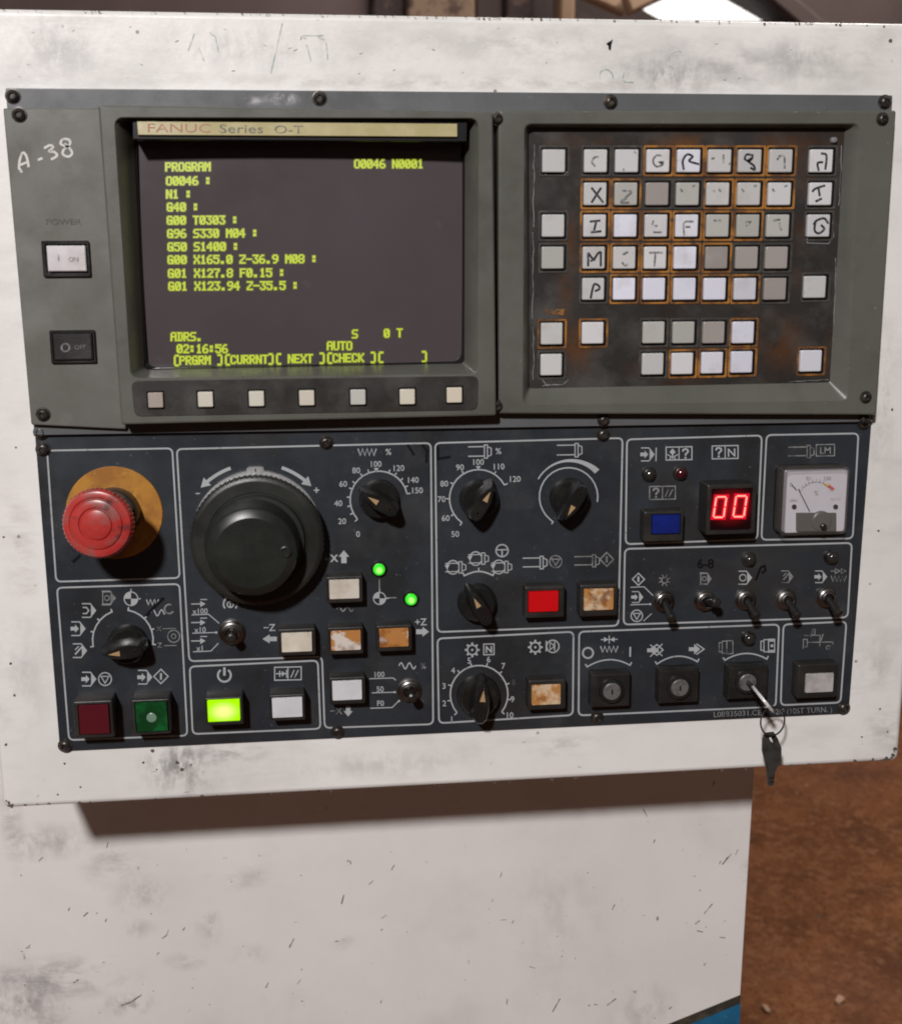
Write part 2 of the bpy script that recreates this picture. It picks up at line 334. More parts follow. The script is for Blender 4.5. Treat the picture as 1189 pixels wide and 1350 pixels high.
M['cap_dred'] = mat('dark_red_lens_cap', (.080, .006, .012), .3, layers=[dict(col=(.08, .006, .01), sc=40, lo=.4, hi=.7)])
M['cap_green'] = mat('dark_green_lens_cap', (.003, .040, .009), .28, layers=[dict(col=(.005, .11, .025), sc=80, lo=.5, hi=.66, amt=.8), dict(col=(.004, .03, .01), sc=120, lo=.5, hi=.7, amt=.7)])
M['cap_blue'] = mat('deep_blue_lens_cap', (.006, .016, .16), .3, layers=[dict(col=(.005, .010, .09), sc=70, lo=.45, hi=.7)])
M['meterface'] = mat('meter_scale_card', (.50, .48, .52), .6, layers=[dict(col=(.40, .385, .42), sc=30, lo=.45, hi=.7, amt=.6)])
M['metergrey'] = mat('meter_lower_cover', (.085, .078, .070), .35, layers=[dict(col=(.09, .085, .08), sc=60, lo=.45, hi=.7)])
M['meterred'] = mat('meter_red_zone', (.55, .06, .06), .6); M['meteryel'] = mat('meter_amber_zone', (.65, .45, .15), .6)
def glassy(name, tint, a, rough=.08):
    m = bpy.data.materials.new(name); m.use_nodes = True; nt = m.node_tree; N = nt.nodes; L = nt.links
    b = N['Principled BSDF']; b.inputs['Base Color'].default_value = (*tint, 1); b.inputs['Roughness'].default_value = rough
    t = N.new('ShaderNodeBsdfTransparent'); x = N.new('ShaderNodeMixShader')
    n = N.new('ShaderNodeTexNoise'); n.inputs['Scale'].default_value = 90; r = N.new('ShaderNodeMapRange'); L.new(n.outputs['Fac'], r.inputs[0])
    r.inputs[1].default_value = .3; r.inputs[2].default_value = .75; r.inputs[3].default_value = a*.7; r.inputs[4].default_value = a*1.3
    L.new(r.outputs[0], x.inputs[0]); L.new(t.outputs[0], x.inputs[1]); L.new(b.outputs[0], x.inputs[2]); L.new(x.outputs[0], N['Material Output'].inputs[0])
    return m
M['clear'] = glassy('clear_meter_plastic', (.5, .46, .44), .06); M['clearrim'] = glassy('scuffed_clear_rim', (.14, .12, .11), .30, .12)
M['floor'] = mat('red_brown_dirt_floor', (.175, .066, .027), .95, spec=.15, bump=.5, bscale=120, layers=[
    dict(col=(.080, .030, .014), sc=5, lo=.42, hi=.62, amt=.85, det=9), dict(col=(.26, .12, .06), sc=45, lo=.48, hi=.66, amt=.6, det=9),
    dict(col=(.055, .024, .012), sc=110, lo=.50, hi=.66, amt=.8, det=8), dict(col=(.40, .25, .17), sc=170, lo=.70, hi=.76, amt=.6, det=3),
    dict(col=(.12, .052, .034), sc=1.6, lo=.50, hi=.68, amt=.5)])
M['mauve'] = mat('mauve_brown_sheet_wall', (.155, .105, .10), .7, layers=[dict(col=(.10, .065, .06), sc=2.5, lo=.4, hi=.7)])
M['stone'] = mat('rough_stone', (.28, .19, .13), .9, bump=1, bscale=20, layers=[dict(col=(.10, .06, .05), sc=22, lo=.5, hi=.62, det=8), dict(col=(.4, .3, .22), sc=40, lo=.6, hi=.75)])
M['stonedk'] = mat('soot_dark_stone', (.055, .038, .036), .9, bump=1, bscale=20, layers=[dict(col=(.18, .11, .09), sc=26, lo=.54, hi=.7, det=8)])
M['wood'] = mat('brown_timber', (.36, .23, .15), .7, layers=[dict(col=(.22, .13, .08), sc=8, lo=.4, hi=.7, st=(1, 1, .2))])
M['darkwall'] = mat('dark_brown_wall', (.065, .042, .038), .8, layers=[dict(col=(.03, .02, .018), sc=3, lo=.4, hi=.7, det=7)])
M['sky'] = mat('overcast_sky_glow', (0, 0, 0), 1, emit=(1.0, .98, .94), estr=1.6)

# ------------------------------------------------------------------ printing (flat ink, laid just proud of its surface)
class Print:
    def __init__(s, h=.00015, surf=None): s.V = []; s.F = []; s.h = h; s.surf = surf; s.lv = 0
    def p(s, x, y):
        if s.surf: return s.surf(x, y)
        return P(x, y, s.h+s.lv*8e-6)      # strokes that cross are laid one over the other
    def line(s, pts, w=2.0, closed=False):
        s.lv += 1
        n = len(pts); L_, R_ = [], []
        for i in range(n):
            a = pts[i-1] if (i > 0 or closed) else None; b = pts[(i+1) % n] if (i < n-1 or closed) else None; q = pts[i]
            d1 = (Vector(q)-Vector(a)).normalized() if a is not None else None
            d2 = (Vector(b)-Vector(q)).normalized() if b is not None else None
            if d1 is None: d1 = d2
            if d2 is None: d2 = d1
            n1 = Vector((-d1.y, d1.x)); n2 = Vector((-d2.y, d2.x)); m = n1+n2
            if m.length < .3: m = n1
            else: m = m/max(.5, m.dot(n1))
            L_.append(Vector(q)+m*w/2); R_.append(Vector(q)-m*w/2)
        b0 = len(s.V)
        for a, b in zip(L_, R_): s.V += [s.p(*a), s.p(*b)]
        for i in range(n if closed else n-1):
            j = (i+1) % n; s.F.append((b0+2*i, b0+2*i+1, b0+2*j+1, b0+2*j))
        return s
    def arc(s, cx, cy, r, a0, a1, w=2.0, ry=None, n=None):
        ry = ry or r; n = n or max(6, int(abs(a1-a0)/12))
        return s.line([(cx+r*math.cos(math.radians(a0+(a1-a0)*i/n)), cy-ry*math.sin(math.radians(a0+(a1-a0)*i/n))) for i in range(n+1)], w)
    def ring(s, cx, cy, r, w=1.6): return s.line([(cx+r*math.cos(i*math.pi/9), cy-r*math.sin(i*math.pi/9)) for i in range(18)], w, True)
    def fill(s, pts):
        s.lv += 1; b = len(s.V); s.V += [s.p(*q) for q in pts]; s.F.append(tuple(range(b, b+len(pts)))); return s
    def dot(s, cx, cy, r): return s.fill([(cx+r*math.cos(i*math.pi/6), cy-r*math.sin(i*math.pi/6)) for i in range(12)])
    def box(s, cx, cy, w_, h_, w=1.5): return s.line([(cx-w_/2, cy-h_/2), (cx+w_/2, cy-h_/2-.02*w_), (cx+w_/2, cy+h_/2-.02*w_), (cx-w_/2, cy+h_/2)], w, True)
    def text(s, t, cx, cy, h, ang=0.0, off=.012, sx=1.0, shear=0.0, align='CENTER'):
        s.lv += 1; vs, fs = text_mesh(t, off, align); k = h/.70; ca, sa = math.cos(math.radians(ang)), math.sin(math.radians(ang)); b = len(s.V)
        for x, y in vs:
            x, y = (x*sx+shear*y)*k, (y-.35)*k
            s.V.append(s.p(cx+x*ca-y*sa, cy-(x*sa+y*ca)))
        s.F += [tuple(b+i for i in f) for f in fs]; return s
    def build(s, name='printed_symbol', m='print', parent=None, label=None):
        o = mk(name, s.V, s.F, M[m], parent, angle=0, recalc=False, label=label)
        bm = bmesh.new(); bm.from_mesh(o.data)
        for f in bm.faces: f.normal_update()
        bmesh.ops.reverse_faces(bm, faces=[f for f in bm.faces if f.normal.y > 0]); bm.to_mesh(o.data); bm.free()
        return o
def curve(pts, k=5):
    if len(pts) < 3: return pts
    q = [Vector(p_) for p_ in pts]; q = [q[0]*2-q[1]]+q+[q[-1]*2-q[-2]]; out = []
    for i in range(1, len(q)-2):
        for j in range(k):
            t = j/k; a, b, c, d = q[i-1:i+3]
            out.append(tuple(.5*((2*b)+(c-a)*t+(2*a-5*b+4*c-d)*t*t+(3*b-a-3*c+d)*t**3)))
    return out+[tuple(q[-2])]
_tc = {}
def text_mesh(t, off, align):
    k = (t, off, align)
    if k not in _tc:
        cu = bpy.data.curves.new('t', 'FONT'); cu.body = t; cu.align_x = align; cu.offset = off; cu.resolution_u = 3
        ob = bpy.data.objects.new('t', cu); C.objects.link(ob); dg = bpy.context.evaluated_depsgraph_get()
        me = bpy.data.meshes.new_from_object(ob.evaluated_get(dg))
        _tc[k] = ([(v.co.x, v.co.y) for v in me.vertices], [tuple(p.vertices) for p in me.polygons])
        bpy.data.objects.remove(ob); bpy.data.curves.remove(cu); bpy.data.meshes.remove(me)
    return _tc[k]

def screw(px, py, h, parent, r=.0034, m='screw', hole=True):
    c = P(px, py, h)
    o = lathe('screw', c, [(r*1.25, 0), (r*1.25, .0004), (r, .0005), (r*.98, .0014), (r*.8, .0022), (r*.5, .0026), (r*.46, .0014)], M[m], parent, n=14)
    return o

# ================================================================== WHITE PENDANT BOX
zt = (P(0, 10, -.0015).z+P(1189, 30, -.0015).z)/2; zb = (P(3, 1067, -.0015).z+P(1185, 1003, -.0015).z)/2
xl, xr = P(2, 1050, -.0015).x, P(1186, 990, -.0015).x
ztl, ztr = P(0, 10, -.0015).z, P(1189, 30, -.0015).z; zbl, zbr = P(3, 1067, -.0015).z, P(1185, 1004, -.0015).z
pen = thing('pendant_box', 'large white painted steel box with dirty smudges that carries the display, keypad and switch panel', 'control box', (0, .04, zb))
out = [(xl, zbl), (xr, zbr), (xr, ztr), (xl, ztl)]
screen_hole = quad([(160, 150), (640, 150), (640, 500), (165, 505)], 0)     # cut-out the tube sits in
L = [(rq(out, .005, 5), -.10), (rq(out, .005, 5), -.0050)]
for k in range(1, 6):
    a = k/5*math.pi/2; L.append((rq(out, .005, 5, .0035*(1-math.cos(a))), -.0050+.0035*math.sin(a)))
L += [(rq(screen_hole, .004, 5), -.0015), (rq(screen_hole, .004, 5), -.04)]
shell = loft('front_shell', L, M['white'], pen, angle=50, front=False)
slab('mounting_arm', [(-.05, 1.15), (.15, 1.15), (.15, 1.3), (-.05, 1.3)], -.1249, -.1001, M['gasket'], pen, r=.01)
# chips of lost paint along the edges
def chips(pts, n, smin, smax, h, parent, seed, jit=1.5, name='paint_chip', m='chip', st=1.0):
    rnd = random.Random(seed); pr = Print(h)
    tot = len(pts)-1
    for i in range(n):
        t = rnd.random()*tot; k = min(int(t), tot-1); t -= k
        x = pts[k][0]*(1-t)+pts[k+1][0]*t; y = pts[k][1]*(1-t)+pts[k+1][1]*t+rnd.uniform(-jit, jit)
        s_ = rnd.uniform(smin, smax); a = rnd.random()*6.3
        pr.fill([(x+s_*st*rnd.uniform(.5, 1)*math.cos(a+q*1.05), y-s_*rnd.uniform(.4, 1)*math.sin(a+q*1.05)) for q in range(6)])
    o = pr.build(name, m, parent); o['kind'] = 'stuff'; return o
chips([(2, 13), (400, 19), (800, 25), (1188, 33)], 110, .4, 1.7, -.00135, pen, 3, jit=1.6, st=1.5)
chips([(12, 1063), (400, 1045), (800, 1025), (1176, 1001)], 46, .6, 2.2, -.00135, pen, 4, jit=1.4, st=1.6)
chips([(1150, 1002), (1176, 998), (1181, 985)], 12, 1.5, 4, -.00135, pen, 5, jit=2)
chips([(10, 1062), (18, 1064), (7, 1055)], 9, 1.2, 3, -.00135, pen, 6, jit=1.5)
pr = Print(-.00135)
for x, y, s_ in ((240, 1015, 4), (234, 1006, 3.2), (189, 1006, 2.4), (201, 990, 3), (85, 1007, 2), (106, 1038, 1.6), (76, 1048, 1.8), (8, 982, 2.4), (1160, 935, 2), (1174, 53, 3), (1136, 972, 2), (1170, 965, 1.6), (5, 708, 2), (1176, 540, 2), (252, 1009, 1.6), (207, 1015, 1.5), (19, 917, 2), (14, 875, 2), (21, 590, 1.6), (1158, 700, 1.7)):
    pr.fill([(x+s_*random.uniform(.6, 1.1)*math.cos(q), y-s_*random.uniform(.5, 1.1)*math.sin(q)) for q in (0, 1, 2, 3, 4.1, 5.2)])
pr.build('paint_chip', 'chip', pen)['kind'] = 'stuff'
rnd = random.Random(21); pr = Print(-.00135)
def off_panel(x, y): return y > 1000-.048*(x-80)+8 and y < 1062-.054*(x-5) or 30+.017*x < y < 108
k = 0
while k < 34:
    x, y = rnd.uniform(8, 1178), rnd.choice((rnd.uniform(24, 106), rnd.uniform(945, 1058)))
    if not off_panel(x, y): continue
    a = rnd.uniform(-.5, .5); l_ = rnd.uniform(1.5, 6); pr.line([(x, y), (x+l_*math.cos(a), y+l_*math.sin(a))], rnd.uniform(.35, .7)); k += 1
pr.build('scratch', 'inkfaint', pen)['kind'] = 'stuff'
# faded marker strokes along the top
pr = Print(-.0013)
for a in ([(248, 66), (256, 44)], [(262, 62), (269, 80)], [(276, 42), (284, 48), (288, 68)], [(357, 96), (372, 30)], [(396, 48), (404, 50)], [(404, 58), (410, 80)], [(418, 46), (430, 56), (432, 78)], [(396, 52), (398, 46), (426, 46)]):
    pr.line(a, 1.5)
pr.build('handwriting', 'inkgreen', pen, 'faded green marker strokes')
pr = Print(-.0013); pr.fill([(799, 57), (808, 51), (806, 58), (805, 66), (802, 64), (802, 60)]); pr.build('ink_mark', 'inkpanel', pen, 'small dark ink tick')
pr = Print(-.0013)
for a in ([(790, 104), (792, 94), (800, 91), (807, 97), (808, 103)], [(823, 92), (822, 106), (835, 108)], [(884, 70), (880, 84), (888, 90), (884, 104)], [(884, 70), (892, 66), (898, 68)]): pr.line(curve(a), 1.6)
pr.build('handwriting', 'inkgreen', pen)

# ================================================================== OPERATOR SWITCH PANEL
pan = thing('switch_panel', 'slate blue switch panel with emergency stop, handwheel, rotary knobs and lit buttons below the display', 'control panel', P(600, 975, 0))
slab('panel_plate', quad([(46, 574), (1150, 545), (1119, 941), (79, 991)], 0), -.0014, 0, M['panel'], pan, r=.0015, bev=.0004)
def border(pts, w=2.2, r=7):
    q = rq([(x, -y) for x, y in pts], r, 5); q = [(x, -y) for x, y in q]
    return Print().line(q, w, True).build('printed_border', 'print', pan)
def border_l(pts, w=2.2, r=7):       # outline that is not convex: corners rounded one by one
    out = []; n = len(pts)
    for i in range(n):
        p0 = Vector(pts[i-1]); p = Vector(pts[i]); p1 = Vector(pts[(i+1) % n]); a = p+(p0-p).normalized()*r; b = p+(p1-p).normalized()*r
        out += [tuple(a*(1-t)**2+p*2*t*(1-t)+b*t*t) for t in (0, .25, .5, .75, 1)]
    return Print().line(out, w, True).build('printed_border', 'print', pan)
border([(62, 594), (227, 591), (237, 762), (74, 767)]); border([(75, 775), (236.6, 770), (247, 970), (91, 976)])
border_l([(233, 592), (568, 584), (571, 955), (428, 960), (424.5, 866), (249.5, 872)])
border([(250, 879), (419, 871), (422.5, 961), (254, 968)])
border([(573.6, 584), (820.7, 577.4), (815, 825), (576.6, 833.4)]); border([(576.6, 842), (756, 833), (755, 943), (578.7, 953.7)])
border([(826.4, 579.2), (1004.3, 574), (998.4, 711), (824.7, 717.5)]); border([(1010.5, 573.4), (1131.6, 571.3), (1124, 710), (1003.6, 711.7)])
border([(823.7, 723.7), (1123, 715.8), (1117.4, 814), (822, 823.6)]); border([(763.4, 833), (1027, 823.4), (1022.5, 932), (762.6, 943.5)])
border([(1032.7, 823.4), (1115.8, 819.6), (1108, 926.5), (1029, 930)])

# --- icons
def house(cx, cy, s=1.0, inner='arrow', m='print'):
    """tape block with a pointed right end"""
    p = Print(); p.line([(cx-9*s, cy-9*s), (cx+2*s, cy-9*s), (cx+9*s, cy), (cx+2*s, cy+9*s), (cx-9*s, cy+9*s)], 1.5*s)
    p.fill([(cx+3*s, cy-8*s), (cx+10*s, cy), (cx+3*s, cy+8*s)])
    if inner == 'arrow': p.fill([(cx-10*s, cy-2.5*s), (cx-4*s, cy-2.5*s), (cx-4*s, cy-5.5*s), (cx+1*s, cy), (cx-4*s, cy+5.5*s), (cx-4*s, cy+2.5*s), (cx-10*s, cy+2.5*s)])
    elif inner == 'diag': p.line([(cx-6*s, cy+5*s), (cx+3*s, cy-5*s)], 2*s); p.line([(cx-6*s, cy-1*s), (cx-1*s, cy-6*s)], 1.4*s)
    elif inner == 'open': p.line([(cx-8*s, cy-4*s), (cx-3*s, cy-4*s), (cx, cy), (cx-3*s, cy+4*s), (cx-8*s, cy+4*s)], 1.6*s)
    elif inner == 'ring': p.ring(cx-3*s, cy, 4.5*s, 1.4*s)
    elif inner == 'boxed': p.box(cx-2*s, cy, 11*s, 16*s, 1.4*s); p.ring(cx-2*s, cy, 3.2*s, 1.3*s)
    return p.build('printed_symbol', m, pan)
def stopc(cx, cy, r=8, m='print'):
    p = Print().ring(cx, cy, r, 1.5); p.line([(cx-r*.62, cy-r*.42), (cx+r*.62, cy-r*.42), (cx, cy+r*.62)], 1.4, True); return p.build('printed_symbol', m, pan)
def diamond(cx, cy, r=9, m='print'):
    p = Print().line([(cx-r, cy), (cx, cy-r), (cx+r, cy), (cx, cy+r)], 1.6, True); p.line([(cx, cy-r*.45), (cx, cy+r*.45)], 2.6); return p.build('printed_symbol', m, pan)
def wave(cx, cy, w_=24, h_=8, n=2.5, m='print', zig=False, lw=1.6):
    k = int(n*2) if zig else 24
    if zig: pts = [(cx-w_/2+w_*i/k, cy+(h_/2 if i % 2 else -h_/2)) for i in range(k+1)]
    else: pts = [(cx-w_/2+w_*i/k, cy-h_/2*math.sin(2*math.pi*n*i/k)) for i in range(k+1)]
    return Print().line(pts, lw).build('printed_symbol', m, pan)
def txt(t, cx, cy, h=7.5, m='print', ang=1.5, **k): return Print().text(t, cx, cy, h, ang, **k).build('printed_lettering', m, pan)
def spindle(x0, x1, y0, y1, m='print'):
    p = Print().line([(x0, y0), (x1, y0-.4)], 1.5); p.line([(x0, y1), (x1, y1-.4)], 1.5)
    p.line([(x1, y0-2.5), (x1+4, y0-2.5), (x1+4, y1+2.5), (x1, y1+2.5)], 1.4, True); p.line([(x1+4, y0-.5), (x1+9, y0+2), (x1+9, y1-2), (x1+4, y1+.5)], 1.4, True)
    return p.build('printed_symbol', m, pan)
def arrow(cx, cy, w_, l_, ang, m='print'):
    c_, s_ = math.cos(math.radians(ang)), math.sin(math.radians(ang))
    pts = [(-l_/2, -w_*.25), (0, -w_*.25), (0, -w_/2), (l_/2, 0), (0, w_/2), (0, w_*.25), (-l_/2, w_*.25)]
    return Print().fill([(cx+x*c_-y*s_, cy-(x*s_+y*c_)) for x, y in pts]).build('printed_symbol', m, pan)
def target(cx, cy, r=8):
    p = Print().ring(cx, cy, r, 1.4)
    for a0 in (0, 180): p.fill([(cx, cy)]+[(cx+r*math.cos(math.radians(a0+90+i*18)), cy-r*math.sin(math.radians(a0+90+i*18))) for i in range(6)])
    p.line([(cx, cy-r-4), (cx, cy-r)], 1.4); p.line([(cx+r, cy), (cx+r+4, cy)], 1.4); return p.build('printed_symbol', 'print', pan)
def cbox(cx, cy, a, b, w_=34, h_=17, m='print'):
    p = Print().box(cx, cy, w_, h_, 1.5); p.line([(cx, cy-h_/2), (cx, cy+h_/2)], 1.3)
    for t, x in ((a, cx-w_/4), (b, cx+w_/4)):
        if t == '//': p.line([(x-5, cy+5), (x-.5, cy-5)], 1.4); p.line([(x+0, cy+5), (x+5, cy-5)], 1.4)
        elif t == '*':
            p.fill([(x, cy-7), (x+4, cy-2), (x, cy+2), (x-4, cy-2)]); p.line([(x, cy), (x, cy+7)], 1.8); p.line([(x-7, cy+1), (x-2, cy+4), (x-4, cy+8)], 1.4); p.line([(x+7, cy+1), (x+2, cy+4), (x+4, cy+8)], 1.4)
        elif t == '+x': p.line([(x-7, cy), (x+7, cy-.3)], 1.6); p.line([(x-2, cy-4), (x-2, cy+4)], 1.6); p.fill([(x+1, cy-4), (x+5, cy), (x+1, cy+4)]); p.line([(x+7, cy-5), (x+7, cy+5)], 1.5)
        elif t == '?': p.line([(x-3.6, cy-2.6), (x-2.8, cy-5.2), (x, cy-6.2), (x+3, cy-5), (x+3.4, cy-2.4), (x+1.4, cy-.4), (x+.2, cy+.8), (x+.1, cy+2.8)], 2.2); p.dot(x+.1, cy+5.4, 1.5)
        else: p.text(t, x, cy, 10.5, 1.5, off=.012)
    return p.build('printed_symbol', m, pan)
def gear(cx, cy, r=8):
    p = Print().ring(cx, cy, r*.85, 1.8); p.dot(cx, cy, 1.6)
    for i in range(8): a = i*math.pi/4; p.line([(cx+r*.85*math.cos(a), cy-r*.85*math.sin(a)), (cx+r*1.3*math.cos(a), cy-r*1.3*math.sin(a))], 2.6)
    return p.build('printed_symbol', 'print', pan)
# mode selector
cx, cy = 162, 844
p = Print().arc(cx, cy, 40, 111, 192, 1.9); p.arc(cx, cy, 40, 80, -8, 1.9)
for a in (111, 140, 165, 192, 80, 45, 20, -8):
    c_, s_ = math.cos(math.radians(a)), math.sin(math.radians(a)); p.line([(cx+39*c_, cy-39*s_), (cx+44*c_, cy-44*s_)], 1.9)
p.build('printed_scale', 'print', pan)
house(103, 829, 1, 'arrow'); house(105, 858, 1, 'diag'); house(117, 805, 1, 'open'); house(143, 788.5, 1, 'boxed', 'printdim'); target(172.7, 789.5, 9)
wave(201, 794, 16, 7, 3, 'print', True); wave(208, 808, 18, 8, 1.6); Print().arc(223, 803, 6, 60, 330, 2).build('printed_symbol', 'printdim', pan)
p = Print().line([(214, 829), (232, 828.5)], 1).ring(229, 839, 8, 1.3); p.text('X', 209.5, 829, 6.5, off=.0); p.text('Z', 210.5, 850.7, 6.5); p.line([(216, 851.5), (233, 851)], 1); p.ring(229, 839, 3, 1); p.build('printed_symbol', 'printdim', pan)
Print(.0002).line([(192, 813), (199, 805), (216, 788)], 4).build('ink_mark', 'inkpanel', pan, 'black marker slash over the symbols')
house(117.2, 895.5, 1, 'arrow'); stopc(138.5, 895.5, 8.5); house(191, 893, 1, 'arrow'); diamond(212.2, 892, 9.5)
# handwheel marks
p = Print()
for a0, a1, sg in ((110, 133.5, 1), (71, 48, -1)):
    cx0, cy0, r0 = 338.5, 712, 101
    p.arc(cx0, cy0, r0, a0, a1-sg*3, 4.4); a = math.radians(a1); c0 = (cx0+r0*math.cos(a), cy0-r0*math.sin(a))
    t = Vector((-math.sin(a)*sg, -math.cos(a)*sg)); nn = Vector((math.cos(a), -math.sin(a)))
    q = Vector(c0)-t*6
    p.fill([tuple(q+nn*7), tuple(Vector(c0)+t*6), tuple(q-nn*7)] if sg > 0 else [tuple(q+nn*7), tuple(q-nn*7), tuple(Vector(c0)+t*6)])
p.build('printed_arrow', 'print', pan)['kind'] = 'stuff'
txt('−', 260.7, 650.6, 8, off=.02); txt('+', 417.2, 646.3, 10, off=.02)
# multiplier switch lettering
for y0, t in ((796.5, 'x100'), (821, 'x10'), (845.3, 'x1')):
    p = Print().line([(252, y0), (266, y0-.3)], 1.5); p.fill([(264, y0-4), (271, y0-.3), (264, y0+4)]); p.line([(264, y0-6), (273, y0-6)], 1.3); p.text(t, 264, y0+9.3, 7, 1.5, off=.01); p.build('printed_lettering', 'print', pan)
p = Print().line([(252.5, 810.8), (275, 810), (289, 822)], 1.2); p.line([(253.5, 835), (284, 834)], 1.2); p.dot(285, 834, 1.6); p.line([(254.5, 859.5), (278, 858.5), (288, 848)], 1.2); p.build('printed_line', 'print', pan)
p = Print().arc(303.6, 796.3, 9, -40, 220, 2.2); p.ring(303.6, 797, 4, 1.5); p.line([(303.6, 795), (303.6, 801)], 1.5); p.line([(314, 794), (320, 794)], 1.2); p.build('printed_symbol', 'print', pan)
# axis jog marks
txt('+', 430.5, 737, 7); txt('X', 440.5, 736, 9, off=.03); arrow(453.3, 734, 14, 17, 90); wave(455, 803, 22, 6, 2, 'printdim')
txt('−Z', 355, 827.5, 9, off=.015); arrow(355.5, 842.5, 12, 19, 180); txt('+Z', 554.5, 820, 9, off=.015); arrow(557, 833, 13, 17, 0)
txt('−X', 443, 937.5, 9, off=.01, m='printdim'); arrow(459, 937.8, 12, 14, 270)
target(500.3, 789, 8); Print().line([(500, 764), (500.3, 778)], 1.6).line([(509, 788.5), (523, 788)], 1.6).build('printed_line', 'printdim', pan)
wave(537, 878, 22, 8, 2); txt('%', 558, 878, 7.5, 'printdim')
txt('100', 499.5, 889.3, 7); txt('50', 501, 908.6, 7); txt('F0', 501.5, 927.3, 7)
p = Print().line([(487, 895), (518, 894), (522, 897)], 1.3); p.line([(490, 913.7), (519, 912.8)], 1.3); p.dot(520.4, 912.8, 1.6); p.line([(488, 934), (517, 933), (525, 925)], 1.3); p.dot(526, 924.4, 1.5); p.build('printed_line', 'print', pan)
# power and reset marks
Print().arc(295.8, 890.5, 8.5, 125, 415, 2.6).line([(295.8, 880), (295.8, 891)], 3.2).build('printed_symbol', 'print', pan)
cbox(379.6, 888.5, '+x', '//', 35, 17)
# feed override dial
def dial(cx, cy, r, a0, a1, labels, ticks, rl=None):
    p = Print().arc(cx, cy, r, a0, a1, 1.8)
    for a in ticks:
        c_, s_ = math.cos(math.radians(a)), math.sin(math.radians(a)); p.line([(cx+r*c_, cy-r*s_), (cx+(r+4.5)*c_, cy-(r+4.5)*s_)], 1.7)
    p.build('printed_scale', 'print', pan)
    for t, x, y in labels: txt(t, x, y, 7.6, off=.012)
dial(499.5, 659, 38, 12, 222, [('0', 472, 704), ('20', 451, 687), ('40', 446, 663.5), ('60', 452.4, 637.8), ('80', 469.6, 620), ('100', 495, 611.6), ('120', 525, 617), ('140', 544, 632.7), ('150', 549.5, 646.4)], (12, 26, 42, 57, 70, 110, 125, 145, 158, 175, 192, 207, 222))
Print().fill([(492.5, 617), (499.5, 616.8), (496, 622)]).build('printed_symbol', 'print', pan)
wave(484, 596, 24, 9, 4, 'print', True); txt('%', 512, 595.5, 8)
# spindle override dial
dial(631, 657.5, 38.5, 28, 235, [('50', 600, 704), ('60', 587.4, 683), ('70', 582, 658), ('80', 585.6, 637.5), ('90', 606.3, 616), ('100', 630, 609), ('110', 657, 615), ('120', 678.3, 631.4)], (28, 58, 121, 150, 180, 212, 235))
Print().fill([(627, 614.5), (634, 614.3), (630.5, 619)]).build('printed_symbol', 'print', pan)
spindle(617, 638.5, 589, 601.5); txt('%', 657, 594.5, 8)
# speed dial
p = Print().arc(749.5, 655, 38.5, -10, 232, 1.8); p.line([(725.8, 685.3), (729, 688), (727, 691)], 1.7); p.build('printed_scale', 'print', pan)
p = Print(); n = 16; ou, inn = [], []
for i in range(n+1):
    a = math.radians(150-108*i/n); t = i/n; w_ = 1.8+6.2*t*t
    inn.append((750+46*math.cos(a), 655-46*math.sin(a))); ou.append((750+(46+w_)*math.cos(a), 655-(46+w_)*math.sin(a)))
for i in range(n): p.fill([inn[i], inn[i+1], ou[i+1], ou[i]])
p.build('printed_arrow', 'print', pan)
spindle(734, 758, 587, 599.8)
# spindle direction marks
p = Print().line([(610, 755), (612, 759)] + [(612+i*4.7, 759-5.6*math.sin(math.pi*(i/8.2))) for i in range(1, 9)] + [(652, 754.5)], 2); p.line([(631, 753), (631, 748.5)], 1.6); p.build('printed_scale', 'print', pan)
for x, y in ((601, 748), (631, 736.5), (661.5, 747.5)):
    p = Print().line([(x-14, y-5), (x+4, y-5.5)], 1.3); p.line([(x-14, y+6), (x+4, y+5.5)], 1.3); p.line([(x+4, y-7.5), (x+8, y-7.5), (x+8, y+7.5), (x+4, y+7.5)], 1.3, True); p.line([(x+8, y-5), (x+13, y-3), (x+13, y+3), (x+8, y+5)], 1.3, True)
    p.arc(x-4, y, 8, 20, 190, 1.6, ry=9); p.arc(x-4, y, 8, 200, 340, 1.4, ry=9); p.fill([(x-15, y-3), (x-8, y-4), (x-11.5, y+3)]); p.build('printed_symbol', 'print', pan)
Print().ring(661.8, 726, 8, 1.8).line([(654, 725), (669.5, 724.6)], 1.6).line([(661.8, 725), (661.8, 733)], 1.8).build('printed_symbol', 'print', pan)
spindle(689, 712, 736, 747.5); stopc(732.5, 740.5, 8, 'printdim'); spindle(757, 781, 734, 745, 'printdim'); diamond(799.8, 737.5, 9, 'printdim')
# turret dial
dial(631.5, 915.5, 38, -38, 220, [('1', 595.5, 948.5), ('2', 585.7, 927.4), ('3', 585.3, 904.5), ('4', 597.3, 884), ('5', 618.5, 871), ('6', 644, 869.5), ('7', 663.4, 878), ('9', 675.6, 922), ('10', 671.5, 943)], (-38, -10, 20, 45, 75, 105, 132, 163, 192, 220))
txt('8', 677, 899.5, 7.5, 'darkprint')
gear(622.5, 857, 7.5); Print().box(644.4, 856.4, 13.5, 14, 1.5).text('N', 644.4, 856.2, 8.5, 1, off=.03).build('printed_symbol', 'print', pan)
gear(705.6, 853.5, 7.5); p = Print().ring(728.7, 852.3, 8.2, 1.6); p.line([(720, 845), (720, 859)], 1.5); p.line([(725, 847), (731, 852), (725, 857)], 1.5, True); p.line([(731, 846), (731, 858)], 1.5); p.build('printed_symbol', 'print', pan)
